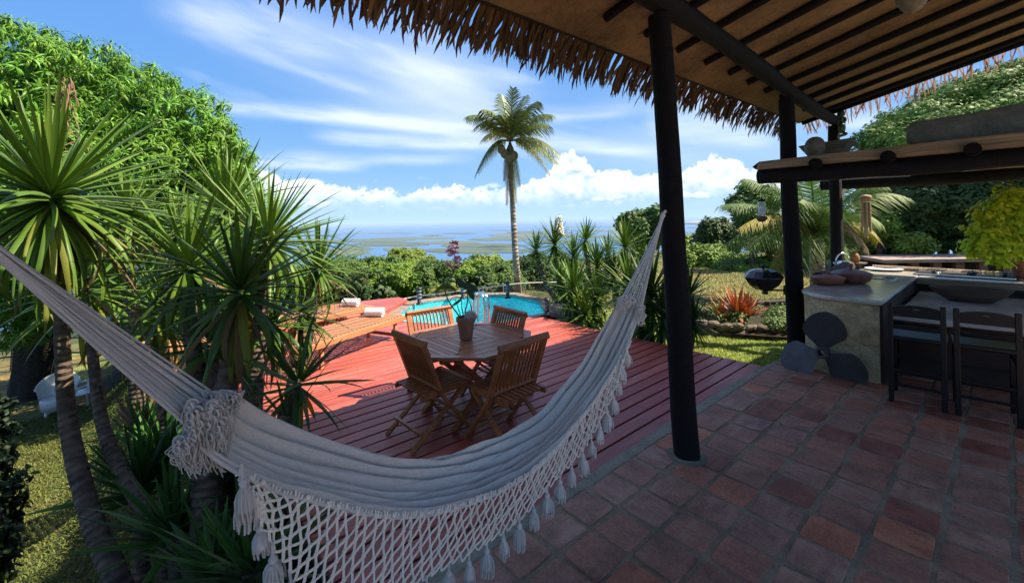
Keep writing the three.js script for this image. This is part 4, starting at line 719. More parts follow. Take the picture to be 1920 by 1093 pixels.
  part('pot', lathe([[0, 0], [0.075, 0], [0.105, 0.19], [0.115, 0.19], [0.115, 0.225], [0.10, 0.225], [0.09, 0.19], [0, 0.18]], 24), M.clay, cp);

  // stools
  const st = thing('bar_stool', 'black wooden bar stool with an arched back, nearest the grey propeller', 'bar stool', null, 0, 'black bar stools at the counter');
  const w = 0.175;
  for (const s of [-1, 1]) {
    part('back_leg', bar(V(s * w, 0, 0.19), V(s * w, 0.92, 0.16), 0.04, 0.04, V(0, 0, 1), 0.006), M.black, st);
    part('front_leg', bar(V(s * w, 0, -0.17), V(s * w, 0.58, -0.16), 0.036, 0.036, V(0, 0, 1), 0.006), M.black, st);
    part('side_rail', bar(V(s * w, 0.24, 0.18), V(s * w, 0.24, -0.165), 0.026, 0.026), M.black, st);
    part('side_rail', bar(V(s * w, 0.50, 0.17), V(s * w, 0.50, -0.16), 0.026, 0.05), M.black, st);
  }
  part('seat', box(0.40, 0.04, 0.38, 0, 0.60, 0, 0, 0, 0, 0.015), M.black, st);
  for (const [y, z] of [[0.17, 0.185], [0.30, 0.18], [0.19, -0.168], [0.34, -0.166]]) part('foot_rail', bar(V(-w, y, z), V(w, y, z), 0.024, 0.024), M.black, st);
  { const s = new THREE.Shape(); s.moveTo(-w, 0.80); s.lineTo(-w, 0.875); s.quadraticCurveTo(0, 0.935, w, 0.875); s.lineTo(w, 0.80); s.lineTo(-w, 0.80); const h = new THREE.Path(); h.absellipse(0, 0.872, 0.03, 0.008, 0, Math.PI * 2); s.holes.push(h); const g = new THREE.ExtrudeGeometry(s, { depth: 0.018, bevelEnabled: true, bevelSize: 0.003, bevelThickness: 0.003, bevelSegments: 1, curveSegments: 16 }); g.translate(0, 0, 0.15); part('crest_rail', boxUV(g), M.black, st); }
  const slat = (y, h) => { const P = []; for (let i = 0; i <= 8; i++) { const t = i / 8 * 2 - 1; P.push(V(t * w, y - 0.012 * (1 - t * t) * 0, 0.165 + 0.02 * (1 - t * t))); } const g = tube(P, h, 6, 12); return g; };
  part('back_slat', slat(0.755, 0.013), M.black, st); part('back_slat', slat(0.71, 0.011), M.black, st); part('back_slat', slat(0.69, 0.009), M.black, st);
  st.position.copy(W(5.46, 0.56)); st.rotation.y = -YAW + 0.05;
  copyOf(st, 'black wooden bar stool with an arched back, at the right edge of the picture', W(5.50, 0.14), -YAW + 0.10);

  // ship propeller
  const pr = thing('ship_propeller', 'old grey three bladed ship propeller leaning against the plastered counter', 'propeller', onA(1543, 661, 5.60), -YAW); pr.rotation.order = 'YXZ'; pr.rotation.x = -0.10;
  const bl = (L0, Wd) => { const nu = 14, nv = 10, pos = [], idx = []; const prof = (u) => Math.pow(Math.sin(Math.PI * clamp(0.10 + 0.90 * u, 0, 1)), 0.55); for (const sd of [1, -1]) for (let i = 0; i <= nu; i++) for (let j = 0; j <= nv; j++) { const u = i / nu, v = j / nv * 2 - 1, wv = v * Wd * prof(u) * mix(0.5, 1, sstep(0, 0.4, u)), x = 0.05 + u * L0, tw = 0.42 * (1 - 0.5 * u), th = 0.013 * (1 - u * 0.7) * (1 - v * v) * sd; pos.push(x, wv * Math.cos(tw), wv * Math.sin(tw) + th); } const m = (nu + 1) * (nv + 1); for (let sd = 0; sd < 2; sd++) for (let i = 0; i < nu; i++) for (let j = 0; j < nv; j++) { const o = sd * m + i * (nv + 1) + j, q = o + nv + 1; sd ? idx.push(o, o + 1, q, o + 1, q + 1, q) : idx.push(o, q, o + 1, o + 1, q, q + 1); } const g = new THREE.BufferGeometry(); g.setAttribute('position', new THREE.Float32BufferAttribute(pos, 3)); g.setIndex(idx); g.computeVertexNormals(); return clean(g); };
  const bg = bl(0.40, 0.20);
  for (const [a, m] of [[1.50, mat([0.042, 0.041, 0.040], { roughness: 0.8, map: rep(T.mottle, 2.5) })], [3.62, M.bronze], [5.72, mat([0.055, 0.054, 0.053], { roughness: 0.8, map: rep(T.mottle, 2.5) })]]) { const o = part('blade', bg, m, pr); o.rotation.z = a; }
  { const g = lathe([[0.030, -0.06], [0.062, -0.06], [0.068, 0], [0.058, 0.07], [0.030, 0.07], [0.030, -0.06]], 24); g.rotateX(Math.PI / 2); part('hub', g, M.bronze, pr); }

  // loft of beams and planks over the kitchen
  const lf = thing('kitchen_loft', 'plank loft with black log beams over the outdoor kitchen', 'pergola');
  const rr = rand(81), ext = (p, q, t) => p.clone().lerp(q, t);
  const beam = (a, p, q, r) => { const A = onA(p[0], p[1], a), B = onA(q[0], q[1], a), P = []; for (let i = 0; i <= 12; i++) { const c = ext(A, B, i / 12 * 1.9); c.y += 0.02 * (rr() - 0.5); P.push(c); } part('beam', tube(P, (t) => (an) => r * (1 + 0.10 * (fbm(Math.cos(an) * 2 + a, Math.sin(an) * 2 + t * 9, 3) - 0.5)), 14, 40), M.tar, lf); };
  beam(6.16, [1424, 332], [1920, 294], 0.098); beam(8.98, [1541, 347], [1920, 324], 0.10);
  { const y = (p) => onA(p[0], p[1], 6.02), TL = y([1424, 303]), TR = y([1920, 247]), BL = y([1418, 318]), BR = y([1920, 274]);
    const mid = (A, B, t) => A.clone().lerp(B, t), D1 = W(1, 0), dep = 1.6, prof = [];
    const R0p = TL.clone(); const pos = []; const q4 = (A, B, Cc, D) => pos.push(...A.toArray(), ...B.toArray(), ...Cc.toArray(), ...A.toArray(), ...Cc.toArray(), ...D.toArray());
    const TR2 = mid(TL, TR, 1.9), BR2 = mid(BL, BR, 1.9), off = (v, d) => v.clone().addScaledVector(D1, d), nose = mid(TL, BL, 0.6).add(W(0, 0.06));
    const n = 24; for (let i = 0; i < n; i++) { const a = i / n, b = (i + 1) / n, T1 = mid(TL, TR2, a), T2 = mid(TL, TR2, b), B1 = mid(BL, BR2, a), B2 = mid(BL, BR2, b); const wv = (v, t) => off(v, 0.02 * (fbm(t * 9, 3, 2) - 0.5)); q4(wv(B1, a), wv(B2, b), wv(T2, b), wv(T1, a)); q4(T1, T2, off(T2, dep), off(T1, dep)); q4(B1, off(B1, dep), off(B2, dep), B2); }
    { let t0 = 0; while (AB(mid(TL, TR2, t0))[1] > 0.95) t0 += 0.01; const A1 = mid(TL, TR2, t0), A2 = mid(BL, BR2, t0), e = 2.9; q4(off(A2, dep), off(BR2, dep), off(BR2, e), off(A2, e)); q4(off(A1, dep), off(A1, e), off(TR2, e), off(TR2, dep)); q4(off(A2, dep), off(A2, e), off(A1, e), off(A1, dep)); q4(off(A2, e), off(BR2, e), off(TR2, e), off(A1, e)); } q4(TL, off(TL, dep), off(nose, dep), nose); q4(nose, off(nose, dep), off(BL, dep), BL); q4(off(BL, dep), off(TL, dep), off(TR2, dep), off(BR2, dep));
    const g = new THREE.BufferGeometry(); g.setAttribute('position', new THREE.Float32BufferAttribute(pos, 3)); g.computeVertexNormals(); part('platform', boxUV(g), mat([0.34, 0.26, 0.16], { map: rep(T.wood, 0.5, 1.2), roughness: 0.9, bumpMap: rep(T.bump, 1), bumpScale: 0.01 }), lf);
  }
  for (const [x, y] of [[1528, 306], [1665, 293], [1825, 279], [2010, 262]]) { const p = onA(x, y, 5.94); part('joist', tube([p, p.clone().add(W(1.8, 0))], (t) => 0.062, 12, 6, false), M.tar, lf); }
  const cv = thing('canvas_roll', 'long rolled grey canvas lying on top of the kitchen loft', 'canvas');
  { const A = onA(1703, 253, 6.9), B = onA(1930, 229, 6.9), P = []; for (let i = 0; i <= 10; i++) P.push(A.clone().lerp(B, i / 10 * 1.8)); part('roll', tube(P, (t) => (a) => mix(0.135, 0.21, Math.min(1, t * 1.5)) * (1 - 0.25 * Math.exp(-t * 40)) * (1 + 0.07 * Math.sin(a * 5 + t * 14) * (fbm(t * 6, a, 2)) + 0.1 * (fbm(Math.cos(a) * 2 + 3, Math.sin(a) * 2 + t * 12, 3) - 0.5)), 28, 60), mat([0.36, 0.33, 0.26], { map: rep(T.mottle, 2), roughness: 0.95 }), cv); }
  const tp = thing('wooden_mortar', 'tapered wooden trough on the left end of the kitchen loft', 'trough');
  { const A = 6.55, c = (x, y) => onA(x, y, A), tl = c(1497, 274), tr = c(1597, 258), bl2 = c(1519, 297), br = c(1574, 289), D1 = W(0.34, 0), ins = W(0.06, 0); const pos = [], q4 = (a, b, d, e) => pos.push(...a.toArray(), ...b.toArray(), ...d.toArray(), ...a.toArray(), ...d.toArray(), ...e.toArray()); const f = (v, k) => v.clone().add(D1).sub(ins.clone().multiplyScalar(k)); q4(bl2, br, tr, tl); q4(f(bl2, 1), f(tl, 0), f(tr, 0), f(br, 1)); q4(bl2, tl, f(tl, 0), f(bl2, 1)); q4(br, f(br, 1), f(tr, 0), tr); q4(bl2, f(bl2, 1), f(br, 1), br); const low = (v) => v.clone().lerp(bl2.clone().add(br).multiplyScalar(0.5), 0.12); q4(low(tl), low(tr), f(low(tr), 0), f(low(tl), 0)); const g = new THREE.BufferGeometry(); g.setAttribute('position', new THREE.Float32BufferAttribute(pos, 3)); g.computeVertexNormals(); part('trough', boxUV(g), M.oldWood, tp); }
  const gd = thing('calabash', 'round pale calabash gourd sitting in front of the wooden trough on the loft', 'gourd', onA(1529, 276, 6.42)); part('gourd', jitterGeo(boxUV(new THREE.IcosahedronGeometry(0.115, 3)), 0.02, 6), mat([0.33, 0.25, 0.17], { map: rep(T.mottle, 3), roughness: 0.7 }), gd); gd.children[0].scale.set(1, 1.25, 1);
  // things that hang
  const f0 = onA(1428, 346, 6.1), fd = thing('bird_feeder', 'glass bottle bird feeder hanging from the left end of the loft beam', 'bird feeder', f0), fy = (y) => onA(1428, y, 6.1).y - f0.y;
  part('string', tube([V(0, 0.1, 0), V(0, fy(374), 0)], 0.003, 4, 0, false), M.iron, fd);
  part('cap', lathe([[0.0, fy(372)], [0.045, fy(374)], [0.045, fy(378)], [0, fy(378)]], 16), M.iron, fd);
  part('bottle', lathe([[0.043, fy(378)], [0.043, fy(404)], [0.02, fy(407)]], 20), phys([0.85, 0.92, 0.95], { transmission: 0.8, thickness: 0, roughness: 0.12 }), fd);
  part('nectar', lathe([[0.0, fy(392)], [0.038, fy(392)], [0.038, fy(403)], [0, fy(403)]], 16), phys([0.7, 0.8, 0.85], { transmission: 0.5, thickness: 0, roughness: 0.2 }), fd);
  part('tray', lathe([[0, fy(405)], [0.06, fy(406)], [0.065, fy(411)], [0.03, fy(416)], [0, fy(416)]], 20), mat([0.10, 0.05, 0.03]), fd);
  const lm = thing('white_lampshade', 'small white cone shaped glass lampshade under the far loft beam', 'lampshade', onA(1573, 366, 8.95)); part('shade', lathe([[0.105, 0.10], [0.095, 0.03], [0.05, -0.085], [0.015, -0.11], [0, -0.112]], 24), phys([0.80, 0.80, 0.74], { roughness: 0.4, transmission: 0.25, thickness: 0 }), lm);
  const wc = thing('wind_chime', 'bamboo wind chime hanging beyond the counter', 'wind chime', onA(1624, 368, 9.2)); part('cap', lathe([[0.01, 0.03], [0.075, 0.01], [0.08, -0.02], [0.07, -0.09], [0, -0.09]], 18), mat([0.30, 0.20, 0.11], { roughness: 0.8 }), wc);
  for (let i = 0; i < 6; i++) { const a = i * 1.047; part('chime_tube', tube([V(Math.cos(a) * 0.05, -0.10, Math.sin(a) * 0.05), V(Math.cos(a) * 0.06, -0.50 - 0.1 * (i % 3), Math.sin(a) * 0.06)], 0.018, 8, 0, false), mat([0.34, 0.26, 0.14], { roughness: 0.6 }), wc); }
  part('string', tube([V(0, 0.02, 0), V(0, 0.22, 0)], 0.004, 4, 0, false), M.iron, wc);
  const fg = thing('ceramic_figure', 'small green ceramic animal figure clinging to the slim black post', 'figurine', onA(1579, 240, 8.66)), gr = mat([0.05, 0.085, 0.045], { roughness: 0.3 });
  part('body', (() => { const g = new THREE.SphereGeometry(0.07, 16, 12); g.scale(0.8, 1.3, 0.8); return boxUV(g); })(), gr, fg); part('head', boxUV(new THREE.SphereGeometry(0.055, 14, 10)).translate(0, 0.23, 0.0), gr, fg);
  part('leg', merge([tube([V(0, 0.05, 0), V(0.05, 0.14, 0.02), V(-0.02, 0.2, 0)], 0.022, 7), tube([V(0, -0.05, 0), V(0.05, -0.1, 0.03), V(-0.03, -0.13, 0)], 0.024, 7)]), gr, fg); part('neck', tube([V(0, 0.06, 0), V(0.0, 0.2, 0)], 0.03, 8, 4, false), gr, fg);
  const be = thing('hanging_gourd_lamp', 'pale rounded gourd lamp hanging under the porch ceiling at the top edge', 'lamp', onB(1713, -12, 0.3)); be.scale.setScalar(0.8); part('gourd', jitterGeo(lathe([[0, 0.10], [0.05, 0.09], [0.09, 0.03], [0.085, -0.04], [0.05, -0.10], [0, -0.125]], 24), 0.012, 8), mat([0.20, 0.18, 0.125], { map: T.mottle, roughness: 0.85 }), be); part('cord', tube([V(0, 0.09, 0), V(0, 0.55, 0)], 0.006, 5, 0, false), M.iron, be);
}

// ================================================================ GARDEN THINGS
const gy = (v, o = 0) => { v.y = groundY(v.x, v.z) + o; return v; };
{
  // kettle barbecue
  const p = at(1432, 520, 5.55), t = thing('kettle_barbecue', 'black kettle barbecue with a domed faceted lid held out from the porch post', 'barbecue', p), flat = (g) => { g = g.toNonIndexed(); g.computeVertexNormals(); return g; };
  part('bowl', flat(lathe([[0, -0.16], [0.10, -0.155], [0.17, -0.10], [0.224, -0.005], [0.21, -0.005], [0.16, -0.08], [0, -0.13]], 14)), M.enamel, t);
  part('lid', flat(lathe([[0.232, 0.0], [0.228, 0.012], [0.165, 0.085], [0.10, 0.108], [0, 0.112]], 12)), M.enamel, t);
  part('knob', lathe([[0.012, 0.11], [0.012, 0.135], [0.030, 0.14], [0.030, 0.158], [0, 0.162]], 14), M.black, t);
  const pq = W(POSTS[2][0], POSTS[2][1], p.y - 0.17).sub(p), st = V(0.02, -0.17, 0);
  part('side_arm', bar(st, pq, 0.03, 0.022), M.iron, t); part('stub', bar(V(0.02, -0.15, 0), V(0.02, -0.22, 0), 0.05, 0.05, V(0, 0, 1)), M.iron, t); part('bracket', bar(pq.clone().add(V(-0.11, -0.06, 0)), pq.clone().add(V(-0.11, 0.06, 0)), 0.05, 0.08, V(0, 0, 1)), M.iron, t);
  // raised bed of stones
  const bed = thing('stone_flower_bed', 'round raised flower bed walled with rough brown stones on the lawn', 'flower bed', gy(on(1412, 607, -0.40))), r = rand(91);
  const c = bed.position, rad = 1.18; let n = 0; const sg = [];
  for (let k = 0; k < 5; k++) { const g = boxUV(jitterGeo(new THREE.IcosahedronGeometry(1, 2), 0.7, 1.6, k * 5)); sg.push(g); }
  for (let cse = 0; cse < 3; cse++) for (let i = 0; i < 40; i++) {
    const a = (i + 0.5 * (cse % 2) + 0.3 * r()) / 40 * Math.PI * 2, R = rad * (1 + 0.10 * Math.sin(a * 2 + 1)) + (r() - 0.5) * 0.05, o = part('stone', sg[Math.floor(r() * 5)], M.stone[Math.floor(r() * 3)], bed);
    o.position.set(Math.cos(a) * R * 1.12, 0.05 + cse * 0.085 + (r() - 0.5) * 0.02, Math.sin(a) * R); o.scale.set(0.085 + 0.05 * r(), 0.05 + 0.02 * r(), 0.07 + 0.03 * r()); o.rotation.set(r() * 0.4, -a + Math.PI / 2 + (r() - 0.5) * 0.4, r() * 0.4);
  }
  part('soil', jitterGeo(lathe([[1.2, 0.12], [0.9, 0.22], [0.4, 0.28], [0, 0.3]], 28), 0.08, 5), mat([0.10, 0.075, 0.045], { map: rep(T.ground, 0.5), roughness: 1 }), bed); bed.children[bed.children.length - 1].scale.x = 1.12;
  // rustic log fence in front of the field
  const fl = thing('log_fence', 'rustic dark branch fence behind the stone flower bed', 'fence', gy(at(1400, 580, 8.7))), rp = (x, y, d) => at(x, y, d).sub(fl.position), lm = M.tarRaw;
  part('rail', tube([rp(1298, 585, 8.4), rp(1345, 580, 8.6), rp(1368, 571, 8.7), rp(1420, 568, 8.8), rp(1500, 564, 8.9)], 0.05, 8, 24), lm, fl);
  part('branch', tube([rp(1290, 618, 8.1), rp(1330, 600, 8.3), rp(1362, 577, 8.6)], 0.035, 7, 12), lm, fl);
  part('branch', tube([rp(1420, 580, 8.7), rp(1440, 572, 8.8), rp(1462, 585, 8.7)], 0.028, 7, 12), lm, fl);
  for (const [x, y0, y1, rr] of [[1342, 579, 598, 0.045], [1441, 567, 596, 0.06], [1498, 564, 600, 0.05]]) part('fence_post', tube([rp(x, y1, 8.65), rp(x - 1, y0 - 2, 8.65)], rr, 8, 4, false), lm, fl);
  part('rail', tube([rp(1292, 602, 8.3), rp(1330, 606, 8.3)], 0.035, 7, 6, false), lm, fl);
  // wire fence far across the field
  const wf = thing('wire_fence', 'distant wire fence with thin posts across the dry field', 'fence'), ws = [];
  const fpx = [[1296, 512], [1340, 509.5], [1385, 507], [1430, 504], [1475, 501]].map(([x, y]) => at(x, y, 17.5));
  fpx.forEach((p) => part('fence_post', tube([p.clone().setY(p.y - 0.75), p], 0.025, 6, 0, false), M.galv, wf));
  for (const dy of [0.02, 0.25, 0.5]) ws.push(tube(fpx.map((p) => p.clone().setY(p.y - dy)), 0.010, 4, 12, false)); part('wire', merge(ws), M.galv, wf);
  // low brick shelter beyond the kitchen
  const sh = thing('brick_shelter', 'low brick shelter with square openings and a pinkish flat roof beyond the counter', 'shelter', at(1745, 495, 13).setY(-0.6), -0.25);
  const bk = mat([0.22, 0.11, 0.075], { map: rep(T.mottle, 2), roughness: 0.95 }), ty = at(1745, 482, 13).y + 0.6;
  part('roof', box(4.4, 0.1, 1.6, 0.6, ty - 0.02, 0, 0, 0, 0.02), mat([0.33, 0.25, 0.20], { map: rep(T.mottle, 1), roughness: 0.9 }), sh);
  part('back_wall', box(4.0, ty - 0.08, 0.12, 0.6, (ty - 0.08) / 2, -0.6), mat([0.04, 0.03, 0.025]), sh);
  part('wall', box(4.0, ty - 0.35, 0.14, 0.6, (ty - 0.35) / 2, 0.62), bk, sh);
  for (let i = 0; i < 8; i++) part('pillar', box(0.2, 0.3, 0.16, -1.3 + i * 0.54, ty - 0.22, 0.62), bk, sh);
  // rustic fence on the left field
  const lf = thing('log_fence', 'rustic branch fence across the dry field left of the yuccas', 'fence', gy(at(190, 690, 14)));
  const q = (x, d, h) => { const v = at(x, 690, d); v.y = groundY(v.x, v.z) + h; return v.sub(lf.position); };
  for (const x of [-60, 20, 95, 168, 212, 262, 330]) part('fence_post', tube([q(x, 14.2, -0.1), q(x + 6, 14.2, 1.15)], 0.05, 7, 4, false), lm, lf);
  for (const h of [0.45, 0.95]) part('rail', tube([-60, 20, 95, 168, 262, 330].map((x) => q(x, 14.1, h + 0.05 * Math.sin(x))), 0.03, 6, 20), lm, lf);
  // white garden seats
  const cp = gy(on(108, 778, -2.55)), gc = thing('garden_armchair', 'white wicker tub armchair on the shady lawn, left of the curved yucca stem', 'armchair', cp, 0.6);
  const wm = mat([0.72, 0.72, 0.70], { roughness: 0.6, map: rep(T.cloth, 8) });
  const back = []; { const nu = 28, nv = 8, pos = [], idx = []; for (let i = 0; i <= nu; i++) for (let j = 0; j <= nv; j++) { const a = mix(-0.35, Math.PI + 0.35, i / nu), v = j / nv, h = mix(0.36, mix(0.64, 0.88, Math.sin(clamp(a / Math.PI) * Math.PI)), v), rr = 0.30 + 0.05 * v; pos.push(Math.cos(a) * rr, h, -Math.sin(a) * rr * 0.9); } for (let i = 0; i < nu; i++) for (let j = 0; j < nv; j++) { const o = i * (nv + 1) + j, z = o + nv + 1; idx.push(o, o + 1, z, o + 1, z + 1, z); } const g = new THREE.BufferGeometry(); g.setAttribute('position', new THREE.Float32BufferAttribute(pos, 3)); g.setIndex(idx); g.computeVertexNormals(); const wm2 = wm.clone(); wm2.side = THREE.DoubleSide; part('back', clean(g), wm2, gc); const rim = []; for (let i = 0; i <= 28; i++) { const a = mix(-0.35, Math.PI + 0.35, i / 28); rim.push(V(Math.cos(a) * 0.355, mix(0.64, 0.88, Math.sin(clamp(a / Math.PI) * Math.PI)), -Math.sin(a) * 0.32)); } part('rim', tube(rim, 0.022, 8, 60), wm, gc); }
  part('seat', lathe([[0, 0.40], [0.29, 0.40], [0.30, 0.36], [0.28, 0.14], [0, 0.14]], 24), wm, gc);
  for (let i = 0; i < 4; i++) { const a = i * 1.571 + 0.78; part('leg', tube([V(Math.cos(a) * 0.23, 0, Math.sin(a) * 0.23), V(Math.cos(a) * 0.22, 0.2, Math.sin(a) * 0.22)], 0.035, 8, 0, false), wm, gc); }
  const sp = gy(on(148, 773, -2.55)), sc = thing('garden_chair', 'white plastic garden seat on the lawn, right of the curved yucca stem', 'garden chair', sp, -0.5), pm = mat([0.75, 0.77, 0.76], { roughness: 0.35 });
  part('seat', box(0.46, 0.03, 0.44, 0, 0.42, 0), pm, sc); for (const x of [-1, 1]) for (const z of [-1, 1]) part('leg', bar(V(x * 0.22, 0, z * 0.21), V(x * 0.2, 0.42, z * 0.18), 0.045, 0.035), pm, sc);
  part('backrest', box(0.44, 0.34, 0.03, 0, 0.62, -0.23, -0.2), pm, sc); for (const x of [-1, 1]) part('armrest', bar(V(x * 0.22, 0.62, -0.22), V(x * 0.22, 0.58, 0.2), 0.05, 0.025), pm, sc);
  const sk = thing('garden_stake', 'orange red striped stick poking out of the lawn plants', 'stake', gy(on(252, 770, -2.4))); part('stick', tube([V(-0.35, 0.25, 0), V(0.3, 0.3, 0.1)], 0.035, 8, 0, false), mat([0.75, 0.14, 0.04]), sk); part('tip', tube([V(0.3, 0.3, 0.1), V(0.5, 0.31, 0.13)], 0.036, 8, 0, false), mat([0.8, 0.6, 0.3]), sk);
}

// ================================================================ PLANTS
// ---------------------------------------------------------------- leaves and clumps
function leafBlade(n, prof, bend, foldK, twist = 0) {             // along +y, length 1; bends towards +z
  const pos = [], uvs = [], idx = []; let y = 0, z = 0; const ds = 1 / n;
  for (let i = 0; i <= n; i++) {
    const t = i / n, a = bend * t * t * 1.5; if (i) { y += Math.cos(a) * ds; z += Math.sin(a) * ds; }
    const w = prof(t), c = Math.cos(twist * t), s = Math.sin(twist * t);
    pos.push(-w * c, y, z + w * foldK - w * s, 0, y, z, w * c, y, z + w * foldK + w * s); uvs.push(0, t, 0.5, t, 1, t);
  }
  for (let i = 0; i < n; i++) { const o = i * 3; idx.push(o, o + 1, o + 3, o + 1, o + 4, o + 3, o + 1, o + 2, o + 4, o + 2, o + 5, o + 4); }
  const g = new THREE.BufferGeometry(); g.setAttribute('position', new THREE.Float32BufferAttribute(pos, 3)); g.setAttribute('uv', new THREE.Float32BufferAttribute(uvs, 2)); g.setIndex(idx); g.computeVertexNormals(); return g;
}
const sword = (w) => (t) => w * Math.min(1, 0.55 + t * 2.2) * Math.pow(Math.max(0, 1 - Math.pow(t, 2.1)), 0.75) + 0.0004;
const lance = (w) => (t) => w * Math.sin(Math.PI * Math.pow(clamp(t, 0.01, 0.995), 0.8)) + 0.001;
const yucG = []; for (let i = 0; i < 9; i++) yucG.push(leafBlade(7, sword(0.034 + 0.006 * (i % 3)), [0.06, 0.12, 0.25, 0.45, 0.8, 1.2, 0.02, 0.35, 1.6][i], 0.32 + 0.1 * (i % 2), (i % 4 - 1.5) * 0.16));
const qUp = V(0, 1, 0), qa = new THREE.Quaternion(), qb = new THREE.Quaternion();
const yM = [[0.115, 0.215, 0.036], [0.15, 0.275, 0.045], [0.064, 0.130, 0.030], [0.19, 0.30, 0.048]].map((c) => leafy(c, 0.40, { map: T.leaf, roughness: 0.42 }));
const yYel = leafy([0.26, 0.28, 0.05], 0.4, { map: T.leaf }), yDry = leafy([0.22, 0.14, 0.07], 0.3, { map: T.leaf, roughness: 0.9 });
function rosette(parent, c, Lf, n, o = {}) {
  const r = rand(o.seed ?? 1), ax = (o.axis ?? V(0, 1, 0)).clone().normalize(); qb.setFromUnitVectors(qUp, ax); const Q = qb.clone();
  for (let i = 0; i < n; i++) {
    const t = (i + 0.5) / n, az = i * 2.39996 + (r() - 0.5) * 0.5, el = mix(1.5, o.low ?? -0.75, Math.pow(t, 0.85)) + (r() - 0.5) * 0.22;
    const dir = V(Math.cos(az) * Math.cos(el), Math.sin(el), Math.sin(az) * Math.cos(el)).applyQuaternion(Q);
    const k = el > 0.9 ? Math.floor(r() * 2) * 6 : el > 0.2 ? [0, 1, 2, 6][Math.floor(r() * 4)] : el > -0.3 ? [1, 2, 3, 7][Math.floor(r() * 4)] : [2, 3, 4, 5][Math.floor(r() * 4)];
    const m = el < -0.45 && r() < (o.dry ?? 0.3) ? (r() < 0.5 ? yDry : yYel) : o.yel && r() < o.yel ? yYel : (o.mats ?? yM)[Math.floor(r() * (o.mats ?? yM).length)];
    const lf = part('leaf', yucG[k], m, parent);
    const s = Lf * (el > 1.1 ? 0.62 + 0.3 * r() : 0.82 + 0.26 * r());
    // y along the leaf, z towards the ground so that it bends down
    const down = V(0, -1, 0), x = dir.clone().cross(down); if (x.lengthSq() < 1e-3) x.set(1, 0, 0); x.normalize(); const z = x.clone().cross(dir).normalize();
    const mm = new THREE.Matrix4().makeBasis(x, dir, z); lf.quaternion.setFromRotationMatrix(mm);
    lf.rotateY((r() - 0.5) * 0.7); if (r() < 0.12) lf.rotateX((r() - 0.3) * 0.7);
    lf.position.copy(c).addScaledVector(ax, (0.5 - t) * 0.13 * Lf).addScaledVector(dir, 0.02); lf.scale.set(s * (o.wide ?? 1), s, s);
  }
}
function stemTo(parent, pts, r0, r1, m = M.bark) { return part('stem', tube(pts, (t) => (a) => mix(r0, r1, t) * (1 + 0.12 * (fbm(Math.cos(a) * 2 + t * 12, Math.sin(a) * 2, 3) - 0.5)), 12, pts.length * 8), m, parent); }
const ap = (l) => l.map(([x, y, d]) => at(x, y, d));
function foot(l, dx = 0, dz = 0, drop) { const p = l[l.length - 1].clone(); p.x += dx; p.z += dz; p.y = groundY(p.x, p.z) - 0.05; return [...l, p]; }
